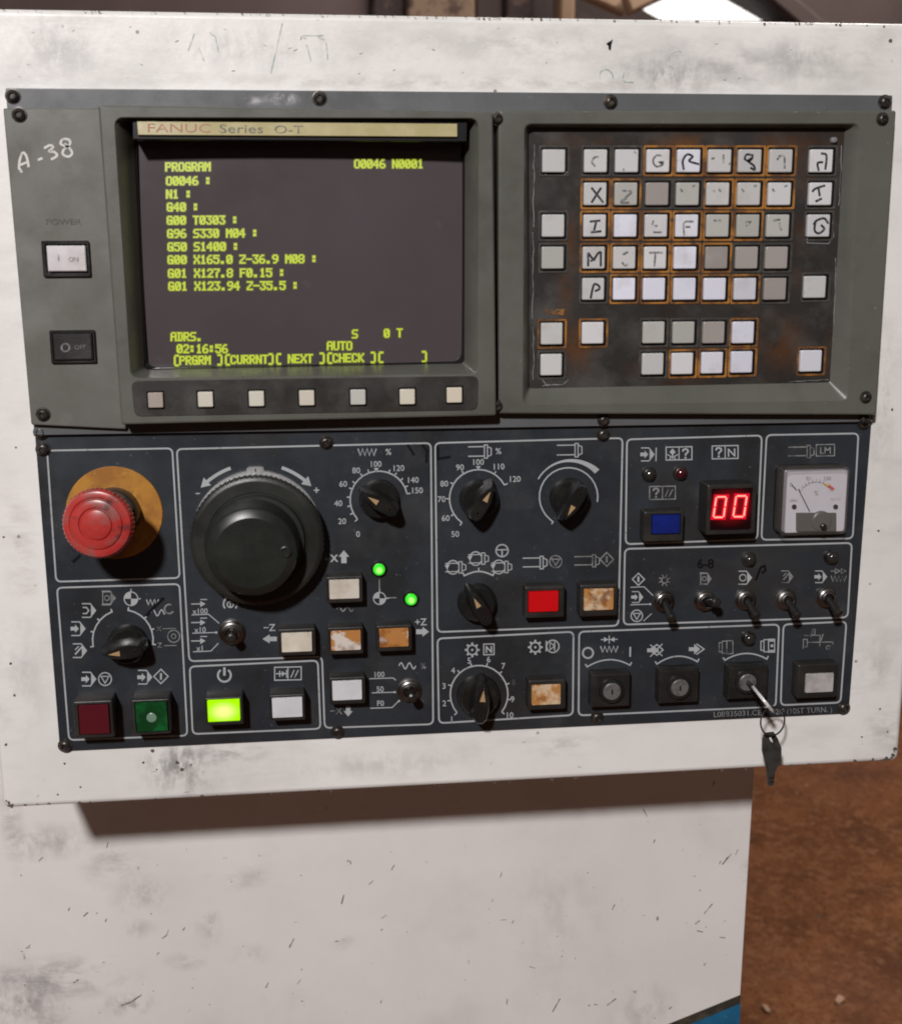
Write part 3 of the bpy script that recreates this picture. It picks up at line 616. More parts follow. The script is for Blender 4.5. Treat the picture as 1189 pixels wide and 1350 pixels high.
# alarm block marks
house(853.5, 599, .95, 'arrow'); Print().line([(865, 590), (864.6, 608)], 1.5).build('printed_symbol', 'print', pan)
cbox(895, 598, '*', '?'); cbox(955.8, 596.4, '?', 'N'); cbox(873.2, 650, '?', '//', m='printdim')
spindle(1039, 1064, 589.5, 601, 'printdim'); Print().box(1088, 593.7, 24, 15, 1.4).text('LM', 1088, 593.7, 8.5, 1, off=.02).build('printed_symbol', 'printdim', pan)
# toggle block marks
diamond(841.5, 763.8, 8); house(840, 787.3, .8, 'arrow'); stopc(839.4, 812, 7.6)
p = Print().line([(831, 774.3), (849, 773.7), (861, 785.4)], 1.2); p.line([(831, 797.5), (856, 796.6)], 1.2); p.dot(857, 796.6, 1.5); p.line([(848, 819), (859, 809)], 1.2); p.build('printed_line', 'print', pan)
p = Print()
for i in range(8): a = i*math.pi/4+.2; p.line([(876+3.5*math.cos(a), 765-3.5*math.sin(a)), (876+8*math.cos(a+.2), 765-8*math.sin(a+.2))], 1.4)
p.ring(876, 765, 3.8, 1.3); p.build('printed_symbol', 'printdim', pan)
house(930, 763, .85, 'boxed', 'printdim'); house(982, 761.7, .95, 'ring'); house(1037.4, 760.4, .85, 'diag', 'printdim'); house(1082, 760.5, .85, 'arrow')
p = Print().line([(1095, 753), (1101, 752.8)], 1.2)
for x in (1101, 1109): p.line([(x, 749.8), (x+6, 752.8), (x, 756)], 1.2, True)
p.build('printed_symbol', 'printdim', pan); wave(1105.5, 763, 20, 8, 4, 'printdim', True, 1.3)
p = Print(.0002)
p.text('6-8', 930, 743, 12, 0, off=.03); p.build('handwriting', 'inkpanel', pan, 'black marker digits')
Print(.0002).line([(996, 765), (1003, 748), (1008, 746), (1009, 752), (1004, 756)], 3).build('handwriting', 'inkpanel', pan)
p = Print(.0002)
for a in ([(537, 586), (546, 600)], [(556, 586), (563, 594), (562, 610)], [(577, 588), (577, 605), (594, 602)]): p.line(a, 3.4)
p.build('handwriting', 'inkpanel', pan)
# key switch block marks
Print().ring(775, 861, 6.8, 2.4).build('printed_symbol', 'print', pan); wave(803, 856, 23, 8, 4, 'print', True); Print().line([(830.8, 853), (830.5, 866)], 2.2).build('printed_symbol', 'print', pan)
p = Print().line([(792, 843.5), (814, 843)], 1.2); p.fill([(796, 840), (802, 843.3), (796, 846.5)]); p.fill([(810, 840), (804, 843.3), (810, 846.5)]); p.line([(803, 838), (803, 848.5)], 1.3); p.build('printed_symbol', 'print', pan)
for (x0, y0), (x1, y1), (x2, y2) in (((774, 879.3), (803, 861.5), (830.5, 877.2)), ((866, 875.6), (893, 856.5), (919.4, 872.6)), ((955.5, 870.5), (983.6, 853.5), (1010.8, 869))):
    pts = [((1-t)**2*x0+2*t*(1-t)*x1+t*t*x2, (1-t)**2*y0+2*t*(1-t)*y1+t*t*y2) for t in [i/10 for i in range(11)]]
    Print().line([(x0-2.5, y0-3.5)]+pts+[(x2+2, y2-4)], 1.8).build('printed_scale', 'print', pan)
p = Print().line([(856, 857), (866, 850), (874, 857), (866, 864)], 1.6, True); p.fill([(853, 855), (861, 855), (861, 851.5), (869, 857.5), (861, 863.5), (861, 860), (853, 860)])
p.line([(857, 850), (873, 865)], 1.4); p.line([(873, 849), (857, 866)], 1.4); p.build('printed_symbol', 'print', pan)
p = Print().line([(918, 849), (928, 856), (918, 863)], 1.6); p.fill([(908, 853.5), (915, 853.5), (915, 849), (923, 856), (915, 863), (915, 858.5), (908, 858.5)]); p.build('printed_symbol', 'print', pan)
for x, y, fl in ((956, 853.5, 0), (1011, 851.5, 1)):
    p = Print().box(x-6, y, 4, 12, 1.3); p.box(x-1, y, 6, 16, 1.3); p.box(x+6, y, 8, 17, 1.4)
    if fl: p.fill([(x+3, y-9), (x+10.5, y-9.3), (x+10.5, y-5.6), (x+3, y-5.4)]).fill([(x+3, y+5.5), (x+10.5, y+5.3), (x+10.5, y+8.6), (x+3, y+9)]).dot(x+6.5, y, 2)
    p.build('printed_symbol', 'print' if fl else 'printdim', pan)
p = Print().box(1061.5, 848, 5, 10, 1.2); p.line([(1064, 847), (1098, 846.5)], 1.2); p.line([(1060, 838), (1082, 837.6)], 1); p.line([(1058.5, 851), (1058.5, 856)], 1.2); p.line([(1081, 839), (1080.5, 853)], 1.2); p.line([(1085, 836), (1082, 845)], 1.3)
p.text('β', 1071.5, 833.5, 8, off=.01, shear=.2); p.text('α', 1091, 853, 7, off=.01, shear=.2); p.text("'", 1098, 851, 7); p.build('printed_symbol', 'printdim', pan)
Print().text('L08835031.CE', 972, 940.8, 7, 2.6, off=.0, sx=1.08).build('printed_lettering', 'printdim', pan)
Print().text('-2/F (10ST TURN. )', 1058, 937, 7, 2.6, off=.0, sx=.98).build('printed_lettering', 'printdim', pan)

# --- push buttons
def button(front, cap, m, h=.011, label=None, m2='housing', rim=.0006):
    fr = rect(*front, h); cp = rect(*cap, h+.0006)
    r = .0010
    b = loft('push_button', [(rq(fr, r), .0), (rq(fr, r), h-rim), (rq(fr, r, 4, rim*.4), h-rim*.35), (rq(fr, r, 4, rim), h),
              (rq(cp, .0006, 4, -.0005), h-.0001), (rq(cp, .0006, 4, -.0005), h-.003)], M[m2], pan, label=label)
    L = [(rq(cp, .0006), h-.0028), (rq(cp, .0006), h+.0001), (rq(cp, .0006, 4, .0003), h+.0006)]
    loft('lens', L, m if not isinstance(m, str) else M[m], b)
    return b, cp
b, _ = button((97.5, 924.5, 149.5, 973), (104, 930, 144, 968.5), 'cap_dred', .0145, 'dark red unlit push button')
b, _ = button((173.5, 922.5, 224, 968.5), (179, 926.5, 221, 965), 'cap_green', .0145, 'dark green push button with a pale worn spot')
lathe('lens_spot', P(199.8, 946.5, .0151), [(.0030, 0), (.0026, .0002)], mat('pale_worn_spot', (.15, .24, .18), .3), b, n=20)
cc = P(295, 938, .0125)
button((270.5, 919.6, 320.5, 956), (273.6, 923.5, 316, 951.5), lit('lit_lime_lens', (.36, .82, .0), (.95, 1.0, .32), cc, .0085, .0060, 1.0), .0125, 'glowing lime green push button')
button((355.5, 916, 402, 950), (358.6, 920.5, 399, 946.5), 'cap_white', .0125, 'clean white push button')
button((367, 829, 416, 864.5), (371, 834.7, 411.6, 860), 'cap_ivory', .010, 'cream push button stained along its lower edge')
button((432.4, 827, 479, 863), (436, 832, 476, 858), 'cap_stain', .010, 'brown stained middle push button')
button((496.4, 824.5, 543, 859), (500, 829, 539, 853.5), 'cap_stain', .010, 'half brown stained push button')
button((430.5, 760, 478, 795), (434, 764.6, 474, 790), mat('ivory_lens', (.58, .54, .47), .3, layers=[dict(col=(.46, .40, .33), sc=70, lo=.5, hi=.7)]), .010, 'ivory push button')
button((434.5, 893, 481.5, 928.5), (438, 898, 477.5, 923.6), 'cap_white', .010, 'white push button with no stain')
button((692, 773, 744, 814.5), (697, 780, 736.5, 807), 'cap_red', .010, 'bright red push button')
button((764.5, 770.5, 814, 812.6), (770, 776.5, 809.3, 805), 'cap_amber', .010, 'amber brown worn push button')
button((696.5, 896.5, 745.5, 935.5), (701, 903.4, 739.5, 929.8), 'cap_amber', .010, 'amber brown worn push button beside the turret dial')
button((849, 674, 901, 714), (860, 679, 896.8, 704), 'cap_blue', .010, 'deep blue push button')
button((1051.5, 876, 1104.5, 920), (1062.5, 888.5, 1099, 913.3), mat('greyed_lens', (.42, .40, .39), .35, layers=[dict(col=(.30, .28, .27), sc=90, lo=.45, hi=.65)]), .010, 'white push button at the right end')

# --- emergency stop
es = loft('emergency_stop', [(circ(.0281, 64, P(151, 676, 0).x, P(151, 676, 0).z), 0), (circ(.0281, 64, P(151, 676, 0).x, P(151, 676, 0).z), .0007), (circ(.0277, 64, P(151, 676, 0).x, P(151, 676, 0).z), .0010)],
          M['yellowdisc'], pan, label='red mushroom emergency stop on a rusty yellow disc')
foot = P(151, 676, .001); head = P(127, 692, .045); ax = (head-foot); hl = ax.length; ax.normalize()
lathe('collar', foot, [(.0155, 0), (.0155, .010), (.0148, .0115), (.0110, .0120), (.0105, hl*.72)], M['blackpl'], es, n=40, axis=ax)
lathe('mushroom_head', foot, [(.0120, hl*.62), (.0150, hl*.68), (.0195, hl-.0085), (.0200, hl-.0075), (.0202, hl-.0045), (.0198, hl-.0030), (.0185, hl-.0012), (.0165, hl-.0006), (.0155, hl-.0007), (.0150, hl-.0014), (.0144, hl-.0014), (.0138, hl-.0002),
      (.0118, hl+.0004), (.0100, hl+.0004), (.0094, hl-.0006), (.0088, hl-.0006), (.0082, hl+.0006), (.0060, hl+.0012), (.0030, hl+.0015)], M['redmush'], es, n=96, knurl=.0006, kidx=(2, 3, 4, 5), axis=ax, angle=25)
Print(.0002).line([(95, 742), (106, 732)], 4).build('ink_mark', 'inkpanel', pan)

# --- handwheel
wc = P(339.5, 712.5, .010); wc0 = Vector((wc.x, 0, wc.z))
hw = lathe('handwheel', wc0, [(.0385, .0055), (.0395, .0062), (.0398, .0075), (.0398, .0118), (.0391, .0132), (.0378, .0140), (.0365, .0142), (.0300, .0142), (.0296, .0135), (.0288, .0135), (.0284, .0146), (.0278, .0160)], M['wheelpl'], pan, n=160, knurl=.0005, kidx=(1, 2, 3, 4, 5), label='large black handwheel', angle=25)
lathe('base_ring', wc0+Vector((0, 0, .0022)), [(.0388, 0), (.0388, .0040), (.0378, .0050), (.0300, .0053)], M['silver'], hw, n=96)
bc = P(337, 625, .003)
loft('index_mark', [(rq([(bc.x-.0085, bc.z-.0075), (bc.x+.0085, bc.z-.0075), (bc.x+.0048, bc.z+.0042), (bc.x-.0048, bc.z+.0042)], .0015), 0), (rq([(bc.x-.0085, bc.z-.0075), (bc.x+.0085, bc.z-.0075), (bc.x+.0048, bc.z+.0042), (bc.x-.0048, bc.z+.0042)], .0015), .0035),
     (rq([(bc.x-.0080, bc.z-.0075), (bc.x+.0080, bc.z-.0075), (bc.x+.0042, bc.z+.0036), (bc.x-.0042, bc.z+.0036)], .0015), .0042)], M['silver'], hw)
slab('index_line', [(bc.x-.0004, bc.z-.002), (bc.x+.0004, bc.z-.002), (bc.x+.0004, bc.z+.0035), (bc.x-.0004, bc.z+.0035)], .0042, .0044, M['blackpl'], hw, bev=.0001)
lathe('hub_cap', wc0+Vector((-.0025, 0, -.0018)), [(.0270, .0140), (.0285, .0150), (.0278, .0185), (.0264, .0300), (.0262, .0314), (.0257, .0322), (.0250, .0327), (.0214, .0345), (.0208, .0347), (.0100, .0348)], M['capgloss'], hw, n=96, angle=22)
kc = P(376, 728, .0350); 
lathe('crank_socket', Vector((kc.x, -.0346, kc.z)), [(.0034, 0), (.0034, .0006), (.0030, .0008), (.0022, .0008), (.0020, .0001)], M['wheelpl'], hw, n=24)
# ring of dimples on the rim
V, Fc = [], []
for i in range(110):
    a = 2*math.pi*i/110
    if 35 < math.degrees(a) < 145: continue
    c = Vector((wc0.x+.0368*math.cos(a), -.01415, wc0.z+.0368*math.sin(a))); b0 = len(V)
    for q in range(6): V.append(c+Vector((.00042*math.cos(q*1.047), 0, .00042*math.sin(q*1.047))))
    V.append(c+Vector((0, -.00035, 0))); Fc += [(b0+q, b0+(q+1) % 6, b0+6) for q in range(6)]
o = mk('rim_dimple', V, Fc, M['wheelpl'], hw); o['kind'] = 'stuff'

# --- rotary selector knobs
def knob(bx, by, ang, label=None, wedge=True, scale=1.0, slope=True):
    c = P(bx, by, 0); c = Vector((c.x, 0, c.z)); k = scale
    kb = lathe('selector_knob', c, [(.0122*k, .0002), (.0122*k, .0022), (.0116*k, .0045), (.0108*k, .0075), (.0100*k, .0085)], M['knobpl'], pan, n=48, label=label)
    ca, sa = math.cos(math.radians(ang)), math.sin(math.radians(ang))
    def outl(fr, bk, w_):
        pts = [(fr, .0006), (fr*.72, w_*.55), (fr*.30, w_*.95), (-bk*.35, w_), (-bk*.80, w_*.80), (-bk, w_*.35)]
        pts = pts + [(x, -y) for x, y in pts[::-1]]
        return [(c.x+(x*ca-y*sa)*k, c.z+(x*sa+y*ca)*k) for x, y in pts]
    g = loft('grip', [(outl(.0150, .0125, .0074), .0040), (outl(.0146, .0122, .0058), .0085), (outl(.0130, .0116, .0047), .0150), (outl(.0116, .0110, .0043), .0186), (outl(.0110, .0104, .0036), .0195)], M['knobpl'], kb, angle=22)
    def T(x, y, h): return Vector((c.x+(x*ca-y*sa)*k, -h, c.z+(x*sa+y*ca)*k))
    mk('pointer', [T(.0090, 0, .0197), T(.0022, .0016, .0197), T(.0022, -.0016, .0197), T(.0090, 0, .0193), T(.0022, .0016, .0193), T(.0022, -.0016, .0193)], [(0, 1, 2), (3, 5, 4), (0, 3, 4, 1), (1, 4, 5, 2), (2, 5, 3, 0)], M['pointer'], g)
    mk('pointer_line', [T(.0100, .0003, .0196), T(.0100, -.0003, .0196), T(.0125, -.0002, .0150), T(.0125, .0002, .0150)], [(0, 1, 2, 3)], M['pointer'], g)
    lathe('set_screw', T(-.0062, 0, .0194), [(.0013, 0), (.0013, .0004), (.0008, .0004), (.0006, .0001)], M['lever'], g, n=14)
    return kb
knob(169, 848, 184, 'mode selector knob pointing left'); knob(499.6, 657, 147, 'feed override knob pointing upper left'); knob(631, 657, 60, 'spindle override knob pointing upper right')
knob(749.5, 655, 240, 'speed knob pointing lower left'); knob(628, 793, 118, 'direction knob pointing upper left'); knob(630, 916, 84, 'turret knob pointing up', scale=1.12)

# --- toggle switches
def toggle(px, py, r, tip, ln=.018):
    c = P(px, py, .003); c = Vector((c.x, 0, c.z))
    t = lathe('toggle_switch', c, [(r*1.12, .0001), (r*1.12, .0008), (r*1.0, .0010), (r*1.0, .0030), (r*.86, .0040), (r*.74, .0042), (r*.72, .0052), (r*.62, .0058), (r*.50, .0056), (r*.42, .0036)], M['chrome'], pan, n=30)
    a = Vector((tip[0], -1, tip[1])).normalized()
    lathe('lever', c+Vector((0, -.003, 0)), [(.0021, 0), (.0023, .004), (.0026, ln*.7), (.0030, ln*.88), (.0028, ln*.96), (.0018, ln)], M['lever'], t, n=18, axis=a)
    return t
for x, y, tp in ((876, 794, (.0, -.35)), (930.3, 793, (.1, .25)), (984, 791.3, (.05, -.35)), (1037.4, 791.3, (.05, -.35)), (1091, 788.6, (.05, -.35))): toggle(x, y, .0063, tp)
toggle(305.6, 834.7, .0074, (.05, .05), .014); toggle(540, 911.5, .0070, (.05, .0), .014)

# --- indicator lamps
def lamp(px, py, m, core=None, r=.0036):
    c = P(px, py, .002); c = Vector((c.x, 0, c.z))
    l_ = lathe('indicator_lamp', c, [(r*1.35, .0001), (r*1.35, .0014), (r*1.18, .0022), (r*1.02, .0022)], M['chrome'], pan, n=26)
    pf = [(r*1.0, .0010)]+[(r*math.cos(a*math.pi/10), .0030+r*.75*math.sin(a*math.pi/10)) for a in range(0, 5)]
    lathe('lens', c, pf, M[m], l_, n=24)
    if core: lathe('bulb_glow', c, [(r*.55, .0030+r*.62), (r*.45, .0030+r*.76), (r*.2, .0030+r*.80)], M[core], l_, n=18)
lamp(499.6, 750.5, 'led_g', 'led_gc'); lamp(541.8, 790, 'led_g', 'led_gc')
lamp(856, 625.5, 'led_c', r=.0034); lamp(897.3, 624, 'led_r', r=.0034); lamp(988, 738, 'led_c', r=.0036); lamp(1096.5, 735, 'led_c', r=.0036); lamp(987.5, 842.5, 'led_c', r=.0036)

# --- two digit display
fr = rect(932, 639, 996.5, 704.5, .017)
dsp = loft('digit_display', [(rq(fr, .001), 0), (rq(fr, .001), .0164), (rq(fr, .001, 4, .0006), .017), (rq(fr, .001, 4, .0022), .017), (rq(fr, .001, 4, .0026), .0160)], M['housing'], pan, label='black box with two glowing red digits')
def seg7(cx, cy, w_, h_, sl, m):
    e = .9
    def q(x, y): return (cx+x+sl*(-y), cy+y)
    W, H = w_/2, h_/2; p = Print(.01625)
    for a, b in (((-W+e, -H), (W-e, -H)), ((W, -H+e), (W, -e)), ((W, e), (W, H-e)), ((W-e, H), (-W+e, H)), ((-W, H-e), (-W, e)), ((-W, -e), (-W, -H+e))):
        p.line([q(*a), q(*b)], 1.9)
    g = Print(.0161)
    g.line([q(-W, -H), q(W, -H), q(W, H), q(-W, H)], 6.5, True); g.build('glow', 'digitglow', dsp)
    return p.build('digit', m, dsp)
seg7(949, 668.5, 13.5, 27, .15, 'digit'); seg7(975.5, 667.5, 14, 27.5, .15, 'digit')
# glow of the digits on the window glass behind them
gm = lit('red_window_glow', (.010, .0, .001), (.42, .004, .010), P(962.5, 668, .0161), .0150, .0115, .55)
o = Print(.01605).fill([(937, 644), (993.5, 643), (992, 698), (936, 699)]).build('window', 'redglass', dsp); o.data.materials[0] = gm

# --- load meter
fr = rect(1031, 616.5, 1119, 706, .014); bk = rect(1026, 613, 1117, 700, 0)
met = loft('load_meter', [(rq(fr, .004, 6), 0), (rq(fr, .004, 6), .003)], M['blackpl'], pan, label='square clear panel meter with white scale')
fc = rect(1036.5, 621, 1115.5, 701.5, .009)
slab('scale_card', fc, .003, .0092, M['meterface'], met, r=.0008, bev=.0003)
def mp(u, v, h=.0094): return P(1036.5+79*u, 621+80.5*v, h)
def mprint(fn, name, m):
    p = Print(.0094); p.surf = lambda x, y: mp(x, y, .0094+p.lv*8e-6); fn(p); return p.build(name, m, met)
def scale_(p):
    p.line([(.5+.34*math.cos(math.radians(a)), .60-.42*math.sin(math.radians(a))) for a in range(40, 145, 7)], .012)
    for a in range(40, 145, 10): p.line([(.5+.34*math.cos(math.radians(a)), .60-.42*math.sin(math.radians(a))), (.5+.38*math.cos(math.radians(a)), .60-.47*math.sin(math.radians(a)))], .010)
mprint(scale_, 'scale_marks', 'inkfaint')
mprint(lambda p: (p.text('0', .08, .22, .06), p.text('50', .37, .12, .06), p.text('100', .68, .12, .06), p.text('%', .5, .36, .07), p.text('LOAD', .12, .48, .035), p.text('DC 10V', .82, .46, .035)), 'printed_lettering', 'inkfaint')
mprint(lambda p: p.fill([(.63, .19), (.71, .21), (.70, .27), (.63, .24)]), 'amber_zone', 'meteryel'); mprint(lambda p: p.fill([(.71, .21), (.81, .29), (.78, .32), (.70, .27)]), 'red_zone', 'meterred')
lo_q = [(mp(.16, .68).x, mp(.16, .68).z), (mp(.82, .68).x, mp(.82, .68).z), (mp(.82, .98).x, mp(.82, .98).z), (mp(.16, .98).x, mp(.16, .98).z)]
slab('lower_cover', lo_q, .0093, .0110, M['metergrey'], met, r=.0005, bev=.0002)
pc = mp(.47, .76, .0)
lathe('pivot_cover', Vector((pc.x, 0, pc.z)), [(.0064, .0094), (.0064, .0116), (.0056, .0120), (.0020, .0121)], M['metergrey'], met, n=36)
lathe('zero_screw', Vector((pc.x+.0002, 0, pc.z-.0028)), [(.0019, .0121), (.0019, .0150), (.0013, .0154)], M['screw'], met, n=18)
for u in (.13, .82): c = mp(u, .585); lathe('screw', c, [(.0016, 0), (.0015, .0006), (.0006, .0007)], M['screw'], met, n=14)
nd = [mp(.38, .62, .0105), mp(.395, .61, .0105), mp(.225, .27, .0105), mp(.22, .275, .0105)]
p = Print(.0104); p.surf = lambda x, y: mp(x, y, .0104+p.lv*8e-6); p.line([(.39, .66), (.20, .29)], .013); p.line([(.17, .31), (.09, .22)], .012); p.build('needle', 'ink', met)
loft('clear_cover', [(rq(fr, .004, 6), .0030), (rq(fr, .004, 6), .0128), (rq(fr, .004, 6, .0006), .0137), (rq(fr, .004, 6, .0014), .0140), (rq(fr, .0034, 6, .0022), .0138)], M['clearrim'], met, back=False, front=False)
loft('cover_pane', [(rq(fr, .0034, 6, .0022), .0136), (rq(fr, .0034, 6, .0024), .0138)], M['clear'], met, back=False)

# --- key switches
def keysw(front, cxp, cyp, label=None, plug=True):
    fr = rect(*front, .009)
    k = loft('key_switch', [(rq(fr, .001), 0), (rq(fr, .001), .0078), (rq(fr, .001, 4, .0006), .0088), (rq(fr, .001, 4, .0012), .009)], M['blackpl'], pan, label=label)
    c = P(cxp, cyp, .012); c = Vector((c.x, -.009, c.z))
    lathe('bezel_ring', c, [(.0080, 0), (.0080, .0016), (.0074, .0028), (.0064, .0030), (.0062, .0012)], M['blackpl'], k, n=40)
    lathe('lock_cylinder', c, [(.0058, 0), (.0058, .0026), (.0052, .0031), (.0018, .0031)], M['lockface'], k, n=36)
    slab('keyhole', [(c.x-.0005, c.z-.0016), (c.x+.0005, c.z-.0016), (c.x+.0005, c.z+.0016), (c.x-.0005, c.z+.0016)], .0121, .01225, M['inkpanel'], k, bev=.00005)
    return c
keysw((779.5, 888, 831, 932.5), 807, 912.5, 'key switch with no key, left of the three')
keysw((868.5, 882.5, 921.5, 927), 896.7, 907.6, 'key switch with a worn bright lock face')
kc3 = keysw((959.5, 878.5, 1012.5, 921.5), 986, 900.5, 'key switch holding a key')

# --- screws of the panel
for x, y in ((430, 583), (795, 573), (1138, 557.5), (57, 592), (445, 965), (787, 946), (86, 983), (1112, 933.5)): screw(x, y, .0001, pan, .0036)

# ================================================================== DISPLAY UNIT (left plate, monitor bezel, soft keys)
dis = thing('display_unit', 'olive grey screen housing with glowing yellow text and power switches at its left', 'monitor', P(330, 560, 0))
HB = .0035
fl = quad([(7, 115.5), (1177, 125), (1151, 556), (45, 574)], HB)
loft('mounting_flange', [(rq(fl, .001), -.0013), (rq(fl, .001), HB-.0005), (rq(fl, .001, 4, .0002), HB-.0001), (rq(fl, .001, 4, .0005), HB), (rq(screen_hole, .004), HB), (rq(screen_hole, .004), -.0013), (rq(fl, .001), -.0013)], M['bluegrey'], dis, back=False, front=False)
HP = .0075
slab('side_plate', quad([(4, 142), (146, 142), (166, 566), (41, 560)], HP), HB+.0001, HP, M['sidegrey'], dis, r=.0012, bev=.0007)
HM = .0165; HSC = -.0040
bo = quad([(129, 137), (650, 147), (654.5, 548), (160, 560)], HM)
op = quad([(151, 154.5), (630.5, 155.5), (629.5, 493), (173, 498.5)], HM)
opi = quad([(174.5, 157), (613.5, 160), (612.5, 479.5), (190, 488)], HSC+.003)
sg = 6
L = [(rq(bo, .0015, sg), .0), (rq(bo, .0015, sg), HM-.0012), (rq(bo, .0015, sg, .0004), HM-.0004), (rq(bo, .0015, sg, .0012), HM),
     (rq(op, .005, sg, -.0004), HM), (rq(op, .005, sg), HM-.0004), (rq(opi, .003, sg), HSC+.003), (rq(opi, .003, sg, .0001), HSC-.0075)]
bez = loft('bezel', L, M['grey'], dis, back=False, front=False, angle=30)
# name strip
st = slab('name_strip', quad([(180.5, 159.5), (603, 162.5), (603, 180), (182, 177.5)], .0140), .0100, .0140, M['strip'], bez, bev=.0003)
Print(.0142).text('FANUC', 236, 168, 11.5, -.4, off=.0, sx=1.75*.9).build('printed_lettering', 'stripred', st)
Print(.0142).text('Series', 318, 169, 11.5, -.4, off=.0, sx=1.5).build('printed_lettering', 'stripdark', st)
Print(.0142).text('O-T', 380.5, 170, 10.5, -.4, off=.0, sx=1.5).build('printed_lettering', 'stripdark', st)
slab('strip_ledge', quad([(174.5, 154), (616, 158), (615, 186), (175, 183)], .0122), HSC-.0070, .0122, M['crtedge'], bez, bev=.0003)
# tube face
tube = quad([(168, 178), (619, 180), (618, 488), (184, 496)], HSC)
tc = [sum(q[i] for q in tube)/4 for i in (0, 1)]
TX, TZ = (tube[1][0]-tube[0][0])/2, (tube[1][1]-tube[2][1])/2
def bulge(x, z):
    u = (x-tc[0])/TX; v = (z-tc[1])/abs(TZ); return HSC+.0005-.0055*(u*u*.55+v*v*.45)
V, Fc = [], []; NU, NV = 28, 22
for j in range(NV+1):
    for i in range(NU+1):
        u, v = i/NU, j/NV
        a = Vector(tube[0])*(1-u)+Vector(tube[1])*u; b_ = Vector(tube[3])*(1-u)+Vector(tube[2])*u; q = a*(1-v)+b_*v
        V.append((q.x, -bulge(q.x, q.y), q.y))
for j in range(NV):
    for i in range(NU): k = j*(NU+1)+i; Fc.append((k, k+1, k+NU+2, k+NU+1))
scr = mk('screen', V, Fc, M['crt'], dis, angle=80)
for pf in scr.data.polygons: pass
loft('screen_mask', [(rq(opi, .003, sg, .0001), HSC+.0012), (rq(opi, .006, sg, .0010), HSC-.0012), (rq(opi, .006, sg, .0011), HSC-.0060)], M['crtedge'], bez, back=False, front=False)
def onscreen(x, y, e=.0002):
    h = HSC
    for _ in range(3):
        q = P(x, y, h); h = bulge(q.x, q.z)+e
    return P(x, y, h)
FONT = {
 'A': '0E11111F111111', 'B': '1E11111E11111E', 'C': '0E11101010110E', 'D': '1E09090909091E', 'E': '1F10101E10101F', 'F': '1F10101E101010',
 'G': '0E11101713110F', 'H': '1111111F111111', 'I': '0E04040404040E', 'K': '11121418141211', 'L': '1010101010101F', 'M': '111B1515111111',
 'N': '11191915131311', 'O': '0E11111111110E', 'P': '1E11111E101010', 'R': '1E11111E141211', 'S': '0F10100E01011E', 'T': '1F040404040404',
 'U': '1111111111110E', 'V': '11111111110A04', 'X': '11110A040A1111', 'Y': '11110A04040404', 'Z': '1F01020408101F', '0': '0E13131519190E',
 '1': '040C040404040E', '2': '0E11010204081F', '3': '1F02040201110E', '4': '02060A121F0202', '5': '1F101E0101110E', '6': '0608101E11110E',
 '7': '1F010204040404', '8': '0E11110E11110E', '9': '0E11110F01020C', '-': '0000001F000000', '.': '00000000000C0C', ':': '000C0C000C0C00', ';': '000C0C000C0C00',
 '[': '07080808080807', ']': '1C02020202021C'}
def screen_text(t, x0, y, pitch, hgt=11.5, tall=False, dy=0.0):
    V, Fc, G, Gf = [], [], [], []
    for ci, ch in enumerate(t):
        if ch not in FONT: continue
        rows = [int(FONT[ch][2*i:2*i+2], 16) for i in range(7)]
        hh = hgt*(1.3 if ch in '[]' else 1.0)
        for r in range(7):
            c_ = 0
            while c_ < 5:
                if rows[r] >> (4-c_) & 1:
                    e = c_
                    while e < 5 and rows[r] >> (4-e) & 1: e += 1
                    xa = x0+pitch*(ci+(c_-.1)/6.0); xb = x0+pitch*(ci+(e+.55)/6.0)
                    ya = y-hh/2+hh*r/7+dy*ci; yb = ya+hh/7*1.12
                    b0 = len(V); V += [onscreen(xa, ya), onscreen(xb, ya), onscreen(xb, yb), onscreen(xa, yb)]; Fc.append((b0, b0+3, b0+2, b0+1)); c_ = e
                    g0 = len(G); ez = .00005+r*4e-6; G += [onscreen(xa-.9, ya-.9, ez), onscreen(xb+.9, ya-.9, ez), onscreen(xb+.9, yb+.9, ez), onscreen(xa-.9, yb+.9, ez)]; Gf.append((g0, g0+3, g0+2, g0+1))
                else: c_ += 1
    o = mk('screen_text', V, Fc, M['phosphor'], scr, angle=0, recalc=False)
    mk('text_glow', G, Gf, M['halo'], scr, angle=0, recalc=False)['kind'] = 'stuff'
    return o
for t, x, y in (('PROGRAM', 218, 219.5), ('O0046 ;', 219, 238), ('N1 ;', 219, 255.5), ('G40 ;', 220, 272.5), ('G00 T0303 ;', 220, 290), ('G96 S330 M04 ;', 220.5, 307.5),
                ('G50 S1400 ;', 221, 325), ('G00 X165.0 Z-36.9 M08 ;', 221, 342), ('G01 X127.8 F0.15 ;', 221.5, 360), ('G01 X123.94 Z-35.5 ;', 222, 377)):
    screen_text(t, x, y, 8.62, dy=-.06)
screen_text('O0046 N0001', 467, 215.5, 8.35); screen_text('ADRS.', 225, 443.5, 8.5); screen_text('S', 464, 440, 8.4); screen_text('0', 506, 439, 8.4); screen_text('T', 523, 438.5, 8.4)
screen_text('02:16:56', 233, 459.5, 8.5); screen_text('AUTO', 431, 455.5, 8.5)
screen_text('[PRGRM ][CURRNT][ NEXT ][CHECK ][      ]', 228, 475, 8.42, dy=-.13)
